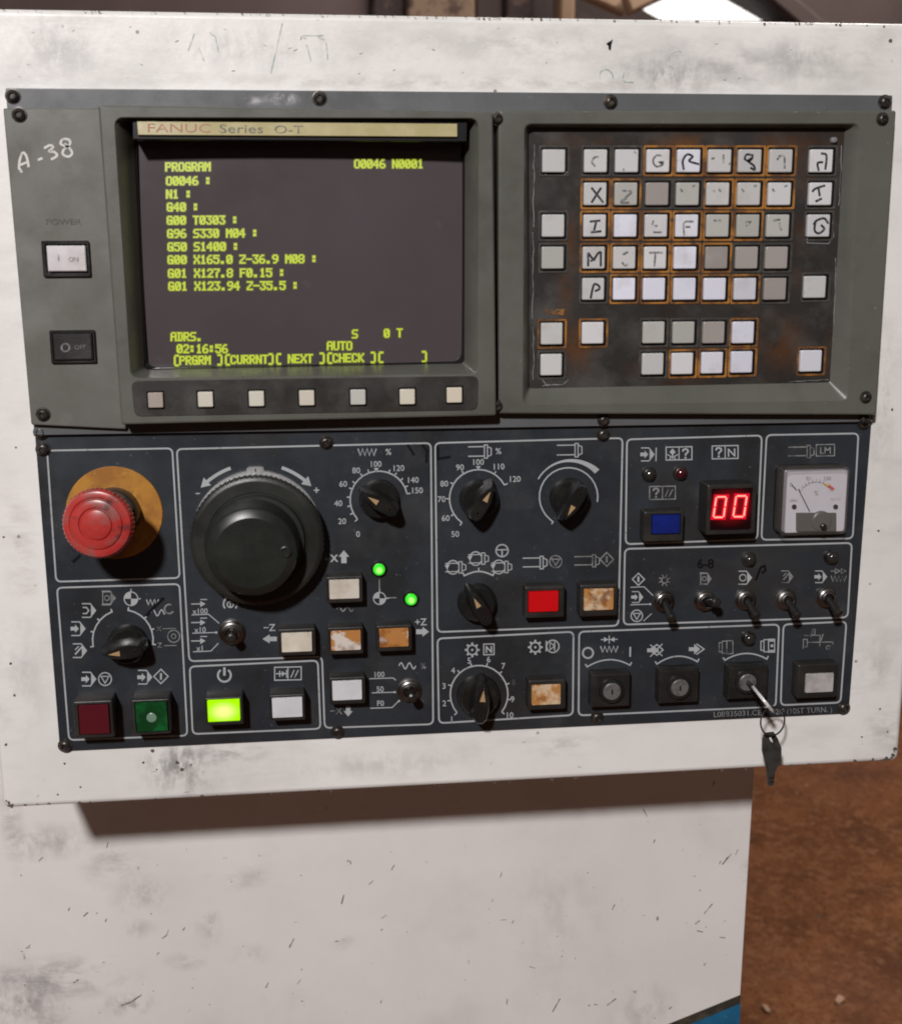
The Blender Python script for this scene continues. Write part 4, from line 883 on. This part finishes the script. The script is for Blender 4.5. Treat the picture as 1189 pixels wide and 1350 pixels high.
# soft keys
HK = HM+.0002
stq = quad([(173, 502), (630.5, 495.5), (629.5, 540.5), (177.5, 549)], HM)
sk = slab('soft_key_strip', stq, HM-.0005, HM+.0004, M['mdi'], dis, r=.004, bev=.0002)
for i, (x, y) in enumerate(((205.3, 527.5), (271, 526.5), (338.3, 525.5), (404.5, 524.5), (472, 523.5), (537, 523), (599, 520.8))):
    fr = rect(x-12, y-13, x+12, y+12, HM); cp = rect(x-10, y-10, x+10, y+10, HM+.002)
    k = slab('soft_key', cp, HM-.001, HM+.0028, M['keycap'], dis, r=.0008, bev=.0005, color=[(.34, .29, .25), (.56, .53, .45), (.58, .56, .48), (.56, .52, .44), (.48, .48, .44), (.60, .56, .46), (.60, .55, .44)][i])
    loft('key_well', [(rq(fr, .0012), HM+.0003), (rq(fr, .0012, 4, .0002), HM+.0009), (rq(fr, .0012, 4, .0006), HM+.0009), (rq(fr, .001, 4, .0009), HM+.00045)], M['crtedge'], k, back=False)
# power switches
p = Print(HP+.00015).text('POWER', 83.5, 292, 7.5, 0, off=.02, sx=1.25); p.build('printed_lettering', 'darkprint', dis)
fr = rect(55.5, 317, 118.5, 365, HP+.002); cp = rect(62.5, 323.5, 113.5, 357.5, HP+.002)
a = loft('power_on_switch', [(rq(fr, .001), HP), (rq(fr, .001), HP+.0015), (rq(fr, .001, 4, .0005), HP+.002), (rq(cp, .001, 4, -.001), HP+.002), (rq(cp, .001, 4, -.0008), HP+.0002)], M['blackpl'], dis, label='white power on button')
loft('cap', [(rq(cp, .0006), HP+.0003), (rq(cp, .0006), HP+.0022), (rq(cp, .0006, 4, .0005), HP+.0028)], mat('white_switch_cap', (.62, .60, .62), .35, layers=[dict(col=(.48, .45, .45), sc=60, lo=.45, hi=.7)]), a)
Print(HP+.003).line([(77, 335), (77.3, 344)], 1.6).text('ON', 97, 341.5, 6, 0, off=.01).build('printed_lettering', 'inkfaint', a)
fr = rect(66, 435, 126, 479, HP+.002); cp = rect(70.5, 439.5, 122, 474.5, HP+.002)
a = loft('power_off_switch', [(rq(fr, .001), HP), (rq(fr, .001), HP+.0015), (rq(fr, .001, 4, .0005), HP+.002), (rq(cp, .001, 4, -.0005), HP+.002), (rq(cp, .001, 4, -.0003), HP+.0002)], M['blackpl'], dis, label='black power off button')
loft('cap', [(rq(cp, .0006), HP+.0003), (rq(cp, .0006), HP+.0026), (rq(cp, .0006, 4, .0008), HP+.0032)], M['housing'], a)
Print(HP+.0034).ring(86.3, 458, 5.2, 2.2).text('OFF', 105.5, 457.5, 6, 0, off=.0).build('printed_lettering', 'printdim', a)
p = Print(HP+.0002)
for q in ([(25, 222), (26, 211), (30, 201), (35, 206), (38, 220)], [(25, 221), (29, 227)], [(27, 217), (36, 213)], [(50, 210.5), (56, 208)], [(58, 195), (66, 191), (70, 194), (65, 199), (72, 200), (75, 205), (67, 210)],
          [(88, 193), (80, 189), (83, 183), (91, 184), (92, 190), (84, 197), (83, 203), (90, 206), (95, 202), (92, 195), (85, 189)]): p.line(curve(q), 3.2)
p.build('handwriting', 'chalk', dis, 'chalk writing A-38')
for x, y, h in ((17, 126, HB), (421, 129, HB), (804.5, 134, HB), (1166, 134, HB), (53.5, 569.5, HB*.3), (25.5, 150.5, HP), (57, 546, HP)): screw(x, y, h+.0001, dis, .0034)

# ================================================================== KEYPAD UNIT
kp = thing('keypad_unit', 'olive grey keypad housing with rows of worn pale keys outlined in rusty orange', 'keypad', P(905, 556, 0))
HK = .0115; HF = .0035
bo = quad([(657, 145), (1182, 145), (1156, 547), (657.5, 545.5)], HK)
op = quad([(692, 163), (1133, 163), (1116, 527), (690, 533)], HK)
opi = quad([(697, 168), (1113.5, 168.5), (1093.5, 504), (698, 512)], HF)
L = [(rq(bo, .0015, sg), HB+.0001), (rq(bo, .0015, sg), HK-.0012), (rq(bo, .0015, sg, .0004), HK-.0004), (rq(bo, .0015, sg, .0012), HK), (rq(op, .0045, sg, -.0005), HK), (rq(op, .0045, sg), HK-.0005), (rq(opi, .0015, sg), HF+.0003), (rq(opi, .0015, sg, .0001), HF-.0005)]
kbz = loft('bezel', L, M['grey'], kp, back=False, front=False, angle=30)
slab('keypad_plate', quad([(694, 165), (1118, 165), (1097, 508), (695, 515)], HF), HB+.0001, HF+.0002, M['mdi'], kp, bev=.0001)
for x, y in ((655.5, 156), (1163, 156.5), (1141, 523.5), (655.5, 535)): screw(x, y, HK+.0001 if x > 700 else HK-.0005, kp, .0031)
for x, y in ((795.5, 554), (1140, 551)): screw(x, y, .0036, kp, .0032)
W1 = (.68, .69, .76); W2 = (.58, .58, .57); W3 = (.45, .45, .42); W4 = (.34, .31, .29); WB = (.76, .77, .88); W5 = (.64, .64, .65)
rows = [
 (211.8, [(730.7, W2, ''), (786, W2, 'c'), (827, W5, '.'), (868, W5, 'G'), (908.6, W1, 'R'), (949.3, W2, '7'), (989, W2, '8'), (1030, W2, '9'), (1083.6, W5, 'Z2')]),
 (255.4, [(785.3, W2, 'X'), (825.5, W3, 'Z'), (867, W4, ''), (907, W3, '`'), (947.2, W2, '4'), (988, W2, '`'), (1028, W5, '`'), (1082, W5, 'I2')]),
 (297.4, [(729.4, W2, ''), (784.4, W5, 'I'), (825, WB, ''), (865.4, W5, 'L'), (906, W1, 'F'), (946.4, W3, '='), (986.3, W3, '2'), (1026, W3, '3'), (1079.4, W5, 'O')]),
 (339.7, [(729.4, W3, ''), (783.6, W2, 'M'), (823.9, W2, 'S'), (864, W5, 'T'), (904, WB, ''), (945, W4, ''), (984.6, W4, ''), (1024.5, W4, '')]),
 (380.9, [(782.7, W2, 'P'), (823, WB, ''), (863, WB, ''), (903, WB, ''), (943, WB, ''), (982.5, W1, ''), (1022.3, W4, ''), (1075.2, W2, '')]),
 (438.4, [(727.8, W2, ''), (782.3, W5, ''), (862, W3, ''), (902, W3, ''), (941.8, W4, ''), (980.4, WB, '')]),
 (479.5, [(727.3, W2, ''), (860.8, W2, ''), (900.2, W5, ''), (939.3, W1, ''), (978.7, WB, ''), (1069.4, W1, '')])]
yfix = {(4, 1075.2): 378.4, (5, 727.8): 440, (5, 782.3): 439, (6, 727.3): 481, (6, 1069.4): 476, (6, 978.7): 477.5, (6, 939.3): 478.5, (6, 860.8): 480}
GL = {'c': [[(.2, -.4), (-.2, -.3), (-.4, .1), (-.1, .5)]], '.': [[(.6, -.9), (.8, -.7)], [(-.4, .7), (-.3, .9)]], 'G': [[(.3, -.5), (-.2, -.5), (-.5, 0), (-.2, .5), (.4, .3), (.1, .1), (.5, .1)]],
 'R': [[(-.5, .8), (-.6, 0), (-.2, -.6), (.3, -.4), (0, .0), (.9, .3)]], '7': [[(-.8, -.2), (-.5, -.3)], [(.3, -.6), (.3, .2)], [(.8, .2), (.9, .3)]],
 '8': [[(.3, -.5), (-.3, -.6), (-.5, -.2), (-.1, .0), (.2, -.3), (-.2, .0), (.3, .4), (.4, .8), (0, .6)]], '9': [[(-.3, -.4), (.2, -.5), (.3, 0), (.3, .7)], [(-.4, -.1), (-.2, -.4)]],
 'Z2': [[(-.1, -.7), (.4, -.5), (.3, .8)], [(-.3, .9), (-.4, .2), (.1, .1)]], 'X': [[(-.4, -.6), (.7, .8)], [(.5, -.6), (-.4, .8)]], 'Z': [[(-.4, -.3), (.5, -.2), (-.5, .7), (.3, .8)], [(-.3, .6), (.1, .3)]],
 '`': [[(-.7, -.5), (-.5, -.2)], [(.4, -.7), (.7, -.8)]], '4': [[(-.5, -.4), (-.3, -.2)], [(.0, -.5), (.2, -.2)]], 'I2': [[(-.8, -.2), (-.5, -.5), (.4, -.8)], [(-.2, -.5), (-.1, .2)], [(-.5, .7), (.1, .4)]],
 'I': [[(-.5, -.4), (.5, -.5)], [(.1, -.4), (-.1, .5)], [(-.4, .6), (.6, .5)]], 'L': [[(-.3, -.5), (-.4, -.1)], [(-.3, .6), (.5, .6)], [(-.2, .0), (.1, .0)]], 'F': [[(-.3, .9), (-.3, -.3), (.6, -.4)], [(-.2, .1), (.3, .1)]],
 '=': [[(-.4, -.5), (.3, -.5)]], '2': [[(-.3, -.3), (.2, -.4), (-.2, .0)]], '3': [[(-.5, -.5), (.2, -.6)], [(.1, -.3), (.2, .2), (.3, .4)]], 'O': [[(-.5, -.1), (-.2, -.5), (.5, -.7), (.9, -.2)], [(-.3, -.5), (-.4, .4), (0, .7), (.5, .3), (.2, -.1)]],
 'M': [[(-.6, .8), (-.6, -.5)], [(-.6, -.5), (-.1, .1), (.3, -.4), (.6, -.6)], [(.6, -.6), (.6, .8)], [(-.4, .3), (.1, .1)]], 'S': [[(.3, -.6), (-.2, -.3)], [(.3, .6), (.0, .7), (-.3, .4)]], 'T': [[(-.6, -.5), (.7, -.5)], [(0, -.4), (-.1, .8)]],
 'P': [[(-.3, .9), (-.1, -.1), (.1, -.5), (.5, -.3), (.5, .0), (.1, .2)]]}
strong = {'R', 'X', 'I', 'O', 'M', 'P', 'Z2', '8', 'I2'}
ORANGE = {(0, 3), (0, 4), (0, 5), (0, 6), (0, 7), (1, 0), (1, 1), (1, 4), (1, 5), (1, 6), (2, 1), (2, 2), (2, 3), (2, 4), (2, 5), (2, 6), (3, 1), (3, 2), (3, 3), (3, 4), (3, 5), (4, 1), (4, 2), (4, 3), (4, 4), (4, 5), (5, 0), (5, 1), (5, 5), (6, 4), (6, 3), (6, 2), (6, 5)}
HT = HF+.0030
for ri, (ry, ks) in enumerate(rows):
    for ci, (x, col, gl) in enumerate(ks):
        y = yfix.get((ri, x), ry); hs = 15.2-ri*.18; jx = random.uniform(-.4, .4)
        cp = rect(x-hs+jx, y-hs-.2, x+hs-.4+jx, y+hs-.2, HT)
        f_ = random.uniform(.88, 1.07)
        k = slab('key', cp, HF-.001, HT, M['keycap'], kp, r=.0009, bev=.0006, color=(col[0]*f_*.88, col[1]*f_*.88, col[2]*f_*.88))
        wl = rect(x-hs-2.6, y-hs-2.6, x+hs+2.2, y+hs+2.6, HF)
        fr = 'orange' if (ri, ci) in ORANGE else 'darkframe'
        loft('key_outline', [(rq(wl, .0014, 4, -.0013), HF+.0002), (rq(wl, .0012, 4, -.0011), HF+.0007), (rq(wl, .0010, 4, -.0003), HF+.0007), (rq(wl, .0009, 4, .0001), HF+.00025)], M[fr], k, back=False, front=False)
        loft('key_gap', [(rq(wl, .0010, 4, .0000), HF+.00022), (rq(wl, .0010, 4, .00005), HF+.00026)], M['crtedge'], k, back=False)
        if gl:
            pr = Print(HT+.0001)
            for s_ in GL[gl]: pr.line(curve([(x+a*hs*.95, y+b*hs*.95) for a, b in s_]), 3.0 if gl in strong else 2.8)
            pr.build('handwriting', 'ink' if gl in strong else 'inkfaint', k)
Print(HF+.0004).text('PAGE', 730, 411, 7, 0, off=.03, sx=1.1, shear=.2).build('printed_lettering', 'orange', kp)
# torn film round the membrane
pr = Print(HF+.0006)
rnd = random.Random(5)
def edge_run(x0, y0, x1, y1, n, jit):
    pts = [(x0+(x1-x0)*i/n+rnd.uniform(-jit, jit), y0+(y1-y0)*i/n+rnd.uniform(-jit, jit)) for i in range(n+1)]; return pts
for q in ((704, 190, 703, 300, 12, .9), (703, 305, 702, 420, 10, .9), (703, 430, 703, 500, 8, .9), (1110, 192, 1106, 270, 8, .9), (1102, 340, 1098, 480, 9, .9), (715, 508, 735, 507, 5, 1.2), (1040, 503, 1092, 500, 6, .8)): pr.line(edge_run(*q), .9)
pr.line([(716, 225), (720, 231), (742, 231), (748, 226)], 1.0); pr.line([(714, 499), (720, 507), (742, 507), (750, 500)], 1.0); pr.line([(1064, 300), (1064, 320), (1092, 321), (1099, 312), (1098, 292)], 1.0)
pr.build('torn_film_edge', 'printdim', kp)
slab('glue_blob', rect(1096, 180, 1104, 188, HF+.002), HF, HF+.003, M['printdim'], kp, r=.0015, bev=.001)

# ================================================================== KEYS
def tube_pts(name, pts, r, m, parent=None, n=10, closed=False, **k):
    V, Fc = [], []; N_ = len(pts)
    for i, p_ in enumerate(pts):
        p_ = Vector(p_); a = Vector(pts[i-1]) if (i or closed) else p_; b_ = Vector(pts[(i+1) % N_]) if (i < N_-1 or closed) else p_
        t = (b_-a).normalized(); u = t.orthogonal().normalized() if abs(t.y) > .9 else t.cross(Vector((0, 1, 0))).normalized(); v = t.cross(u)
        for q in range(n): an = 2*math.pi*q/n; V.append(p_+u*r*math.cos(an)+v*r*math.sin(an))
    for i in range(N_ if closed else N_-1):
        j = (i+1) % N_
        for q in range(n): Fc.append((i*n+q, i*n+(q+1) % n, j*n+(q+1) % n, j*n+q))
    if not closed: Fc += [tuple(range(n))[::-1], tuple(range((N_-1)*n, N_*n))]
    return mk(name, V, Fc, M[m], parent, **k)
# key standing in the third lock: thin blade with its bow seen edge on
def plate3(name, pts, th, nrm, m, parent, **k):
    nv = Vector(nrm).normalized()*th/2; n = len(pts)
    V = [Vector(p_)-nv for p_ in pts]+[Vector(p_)+nv for p_ in pts]
    Fc = [tuple(range(n))[::-1], tuple(range(n, 2*n))]+[(i, (i+1) % n, n+(i+1) % n, n+i) for i in range(n)]
    return mk(name, V, Fc, M[m], parent, **k)
b0 = Vector((kc3.x, -.012, kc3.z)); b1 = P(995.5, 909.5, .020); b2 = P(1014.5, 933, .041)
lk = thing('lock_key', 'bright steel key standing out of the third key switch', 'key', b0)
tube_pts('blade', [b0, b0.lerp(b1, .5), b1], .0016, 'chrome', lk, n=10)
d_ = (b2-b1).normalized(); side = (b1-Vector((0, -D, CZ))).normalized(); side = (side-d_*side.dot(d_)).normalized(); nrm = d_.cross(side)
plate3('bow', [b1-side*.002, b1+d_*.003-side*.0062, b2-d_*.003-side*.0070, b2-side*.004, b2+side*.004, b2-d_*.003+side*.0070, b1+d_*.003+side*.0062, b1+side*.002], .0019, nrm, 'steel', lk)
# ring
rc = P(1018.5, 951, .030); rr_ = .0092
rg = thing('key_ring', 'thin steel split ring hanging from the key in the lock', 'key ring', rc)
pts = []
nn = Vector((.30, -1, .15)).normalized(); u = nn.cross(Vector((0, 0, 1))).normalized(); v = u.cross(nn)
for i in range(40): a = 2*math.pi*i/40; pts.append(rc+u*rr_*math.cos(a)+v*rr_*math.sin(a))
tube_pts('ring_wire', pts, .00055, 'lever', rg, n=8, closed=True)
# second key, hanging
hk = thing('hanging_key', 'dull grey flat key dangling from the ring below the panel edge', 'key', P(1018, 1034, .026))
outl_px = [(1008, 967), (1020, 965.5), (1025, 974), (1029.5, 986), (1029, 1001), (1024, 1012), (1021, 1017), (1020, 1027), (1018.5, 1035.5), (1012.5, 1035.5), (1011.5, 1027), (1011, 1020), (1009, 1008), (1004.5, 990), (1005, 975)]
hole = [(1013, 972), (1016, 971.5), (1019.5, 979), (1019, 980.5), (1015, 976.5)]
o2 = [P(x, y, .026) for x, y in outl_px]; h2 = [P(x, y, .026) for x, y in hole]
tri = geometry.tessellate_polygon([[Vector((p_.x, p_.z, 0)) for p_ in o2], [Vector((p_.x, p_.z, 0)) for p_ in h2]])
allp = o2+h2; n = len(allp); V = [p_+Vector((0, .001, 0)) for p_ in allp]+[p_-Vector((0, .001, 0)) for p_ in allp]
Fc = [t for t in tri]+[tuple(i+n for i in t[::-1]) for t in tri]
no = len(o2); nh = len(h2)
Fc += [(i, (i+1) % no, n+(i+1) % no, n+i) for i in range(no)]+[(no+i, no+(i+1) % nh, n+no+(i+1) % nh, n+no+i) for i in range(nh)]
mk('key_blade', V, Fc, M['keysteel'], hk)
for x, y in ((1014, 1026), (1015, 1031)): slab('cut_notch', rect(x-1, y-1, x+6, y+.6, .0272), .0268, .0274, M['chrome'], hk, bev=.0001)

# ================================================================== MACHINE CABINET behind, floor, back wall
HC = -.125
cab = thing('machine_cabinet', 'scuffed white machine cover with a blue base standing below the control box', 'machine', (.0, .4, 0))
xR = (P(995, 1022, HC).x+P(976, 1315, HC).x)/2
xR0, xR1 = P(995.5, 1022, HC).x, P(976.5, 1312, HC).x
zT = P(600, 820, HC).z; d1 = P(976.5, 1313, HC); d0 = P(885, 1350, HC); sl = (d1.z-d0.z)/(d1.x-d0.x)
xb = d1.x-.30; zb_ = d1.z-.30*sl
poly = [(-.9, zT), (xR0+(xR0-xR1)*.3, zT), (xR1, d1.z), (xb, zb_), (-.9, zb_)]
slab('cover_sheet', poly, HC-.003, HC, M['white2'], cab, bev=.0008)
V, Fc = loftd([(rq([(x, z+.002) for x, z in poly], 0, 4, .0002), -.80), (rq([(x, z+.002) for x, z in poly], 0, 4, .0002), HC-.0031)]); mk('cover_box', V, Fc, M['white2'], cab)
gp = [(xR1, d1.z-.0002), (xR1, d1.z-.0075), (xb, zb_-.0095), (-.9, zb_-.0095), (-.9, zb_-.0002), (xb, zb_-.0002)]
V, Fc = [], []
for y_ in (.1255, .80):
    V += [(x, y_, z) for x, z in gp]
Fc = [(0, 1, 2, 5), (5, 2, 3, 4), (6, 11, 8, 7), (11, 10, 9, 8)]+[(i, (i+1) % 6, 6+(i+1) % 6, 6+i) for i in range(6)]
mk('gasket', V, Fc, M['gasket'], cab)
bp = [(xR1+.001, d1.z-.0077), (xR1+.001, .02), (-.9, .02), (-.9, zb_-.0097), (xb, zb_-.0097)]
V = [(x, .127, z) for x, z in bp]+[(x, .80, z) for x, z in bp]
Fc = [(0, 1, 2, 3, 4), (5, 9, 8, 7, 6)]+[(i, (i+1) % 5, 5+(i+1) % 5, 5+i) for i in range(5)]
mk('blue_base', V, Fc, M['bluepaint'], cab)
for x in (-.7, xR1-.1):
    for y_ in (.2, .7): mk('foot', [(x+a, y_+b, z) for z in (0, .02) for a, b in ((-.03, -.03), (.03, -.03), (.03, .03), (-.03, .03))], [(0, 3, 2, 1), (4, 5, 6, 7), (0, 1, 5, 4), (1, 2, 6, 5), (2, 3, 7, 6), (3, 0, 4, 7)], M['gasket'], cab)
# scratches and specks on the cover
rnd = random.Random(11); pr = Print(HC+.0002)
for i in range(95):
    x, y = rnd.uniform(5, 970), rnd.uniform(1110, 1345); a = rnd.uniform(.5, 1.4) if rnd.random() < .7 else rnd.uniform(-.3, .3); l_ = rnd.choice((1.2, 1.6, 2.2, 3, 5, 8))
    if y > 1350-.42*(x-885)-6 and x > 860: continue
    pr.line([(x, y), (x+l_*math.cos(a), y-l_*math.sin(a))], rnd.uniform(.6, 1.3))
for q in ([(952, 1140), (964, 1126)], [(928, 1205), (939, 1192)], [(800, 1326), (812, 1317)], [(853, 1077), (848, 1067)], [(381, 1250), (387, 1238)], [(450, 1192), (453, 1180)], [(728, 1335), (738, 1317)], [(160, 1326), (172, 1322), (186, 1312)], [(430, 1062), (431, 1068)], [(940, 1036), (942, 1030)]): pr.line(q, 1.3)
pr.build('scratch', 'smudge_line', cab)['kind'] = 'stuff'
rnd = random.Random(31); pr = Print(HC+.00015)
for x, y, w_, h_ in ((80, 1285, 24, 7), (45, 1302, 30, 8), (15, 1318, 22, 10), (148, 1290, 20, 5), (75, 1262, 8, 14), (175, 1322, 12, 3), (156, 1128, 8, 4), (100, 1112, 16, 8)):
    pass
# floor, walls, sky
def sheet(name, pts, m, parent=None, kind='structure'):
    o = mk(name, pts, [tuple(range(len(pts)))], M[m], parent, angle=0, recalc=False)
    if kind: o['kind'] = kind
    return o
sheet('floor', [(-5, -4.6, 0), (7, -4.6, 0), (7, 6, 0), (-5, 6, 0)], 'floor')
M['hall'] = mat('dusty_workshop_wall', (.20, .17, .15), .8, layers=[dict(col=(.10, .08, .07), sc=1.2, lo=.4, hi=.65, det=7), dict(col=(.3, .27, .24), sc=4, lo=.55, hi=.7, amt=.6)])
for a, b_ in (((-5, 3.4), (-5, -4.6)), ((-5, -4.6), (7, -4.6)), ((7, -4.6), (7, 3.4))):
    dx, dy = b_[0]-a[0], b_[1]-a[1]; l_ = math.hypot(dx, dy); nx, ny = -dy/l_*.15, dx/l_*.15
    V = [(a[0], a[1], 0), (b_[0], b_[1], 0), (b_[0]-nx, b_[1]-ny, 0), (a[0]-nx, a[1]-ny, 0)]; V += [(x, y, 3.6) for x, y, z in V]
    o = mk('side_wall', V, [(0, 3, 2, 1), (4, 5, 6, 7), (0, 1, 5, 4), (1, 2, 6, 5), (2, 3, 7, 6), (3, 0, 4, 7)], M['hall'], None, angle=0); o['kind'] = 'structure'
YW = 3.4
def W(px, py, y=YW): q = P(px, py, -y); return (q.x, q.z)
outer = [(-5, 0), (7, 0), (7, 4.2), (-5, 4.2)]
zo = W(950, 26)[1]
hole = [W(872, 26), W(852, 15), W(836, 2), W(790, -28), W(930, -40), W(998, -1), W(1046, 27)]
tri = geometry.tessellate_polygon([[Vector((x, z, 0)) for x, z in outer], [Vector((x, z, 0)) for x, z in hole]])
ap = outer+hole; n = len(ap); V = [(x, YW, z) for x, z in ap]+[(x, YW+.15, z) for x, z in ap]
Fc = [t for t in tri]+[tuple(i+n for i in t[::-1]) for t in tri]
Fc += [(i, (i+1) % 4, n+(i+1) % 4, n+i) for i in range(4)]+[(4+i, 4+(i+1) % 7, n+4+(i+1) % 7, n+4+i) for i in range(7)]
bw = mk('back_wall', V, Fc, M['darkwall'], None, angle=0); bw['kind'] = 'structure'
def wslab(name, pts, y0, y1, m, parent): return slab(name, pts, -y0, -y1, M[m], parent, bev=.01)
(x0, _), (x1, _) = W(-600, 0), W(486, 0)
mw = thing('sheet_wall', 'smooth mauve brown sheet partition seen above the left half of the box', 'wall', (x1-1, YW-.1, 0))
wslab('sheet', [(x0, 0), (x1, 0), (x1, 3.4), (x0, 3.4)], YW-.002, YW-.10, 'mauve', mw)
pil = thing('stone_pillar', 'rough stone pillar of dark and sandy blocks rising behind the box', 'pillar', (W(580, 0)[0], YW-.1, 0))
zz = W(560, 10)[1]
for i, (a, b_, z0, z1, m) in enumerate(((487, 530, zz-.22, zz+.30, 'stonedk'), (531, 618, zz-.16, zz+.24, 'stone'), (619, 656, zz-.2, zz+.3, 'darkwall'), (657, 690, zz-.25, zz+.28, 'stonedk'))):
    for k in (-2, -1, 0, 1): 
        hgt = z1-z0; wslab('stone', [(W(a, 0)[0], z0+k*hgt+.004), (W(b_, 0)[0], z0+k*hgt+.004), (W(b_, 0)[0], z1+k*hgt-.004), (W(a, 0)[0], z1+k*hgt-.004)], YW-.002, YW-.13-.02*(i % 2), m, pil)
po = thing('timber_post', 'brown upright timber post beside the bright roof opening', 'post', (W(730, 0)[0], YW-.2, 0))
wslab('post', [(W(718, 0)[0], 0), (W(738, 0)[0], 0), (W(738, 0)[0], 3.4), (W(718, 0)[0], 3.4)], YW-.14, YW-.24, 'wood', po)
def brace(name, label, a, b_, w_, y0, cat='beam', m='wood'):
    t = thing(name, label, cat, (W(*a)[0], y0, W(*a)[1]))
    A = Vector(W(*a)); B = Vector(W(*b_)); n_ = (B-A).normalized(); n_ = Vector((-n_.y, n_.x))*w_/2
    wslab('timber', [tuple(A-n_), tuple(B-n_), tuple(B+n_), tuple(A+n_)], y0, y0-.05, m, t)
brace('timber_brace', 'brown timber brace sloping down to the right from the post', (738, -6), (806, 24), .05, YW-.16)
brace('timber_brace', 'light brown timber brace rising to the right across the bright opening', (800, 27), (900, -20), .055, YW-.22)
brace('timber_brace', 'dark timber rafter along the right edge of the bright opening', (1130, 92), (978, -34), .06, YW-.02, m='darkwall')
sheet('sky', [(-2, 5.5, 0.5), (9, 5.5, .5), (9, 5.5, 7), (-2, 5.5, 7)], 'sky')
# litter on the floor
for i, (x, y, w_, l_) in enumerate(((1107, 1319, .008, .014), (1010, 1331, .005, .014))):
    c = on_floor(x, y, .004); t = math.radians(40+60*i)
    pts = [(math.cos(t)*a-math.sin(t)*b_, math.sin(t)*a+math.cos(t)*b_) for a, b_ in ((-l_, -w_*.6), (l_*.3, -w_), (l_, -w_*.2), (l_*.7, w_), (-l_*.6, w_*.8))]
    V = [(c.x+a, c.y+b_, .001) for a, b_ in pts]+[(c.x+a*.9, c.y+b_*.9, .006+.003*(k % 2)) for k, (a, b_) in enumerate(pts)]
    o = mk('paint_flake', V, [(4, 3, 2, 1, 0), (5, 6, 7, 8, 9)]+[(k, (k+1) % 5, 5+(k+1) % 5, 5+k) for k in range(5)], mat('pale_flake', (.36, .21, .13), .7))
    o['label'] = ['pale round flake on the brown floor, the larger one at the lower right', 'tan sliver lying on the brown floor beside the cabinet foot'][i]; o['category'] = 'flake'
rnd = random.Random(3); V, Fc = [], []
for i in range(420):
    x, y = rnd.uniform(.35, 3.2), rnd.uniform(-.2, 3.2); s_ = rnd.choice((.002, .003, .003, .005, .008)); b0 = len(V); a0 = rnd.random()*6
    for q in range(4): V.append((x+s_*rnd.uniform(.5, 1.2)*math.cos(a0+q*1.57), y+s_*rnd.uniform(.5, 1.2)*math.sin(a0+q*1.57), .0005))
    V.append((x, y, s_*.6)); Fc += [(b0+q, b0+(q+1) % 4, b0+4) for q in range(4)]
o = mk('floor_grit', V, Fc, mat('floor_grit_chips', (.34, .20, .12), .8, layers=[dict(col=(.12, .06, .03), sc=3, lo=.45, hi=.6)]), angle=0); o['kind'] = 'stuff'
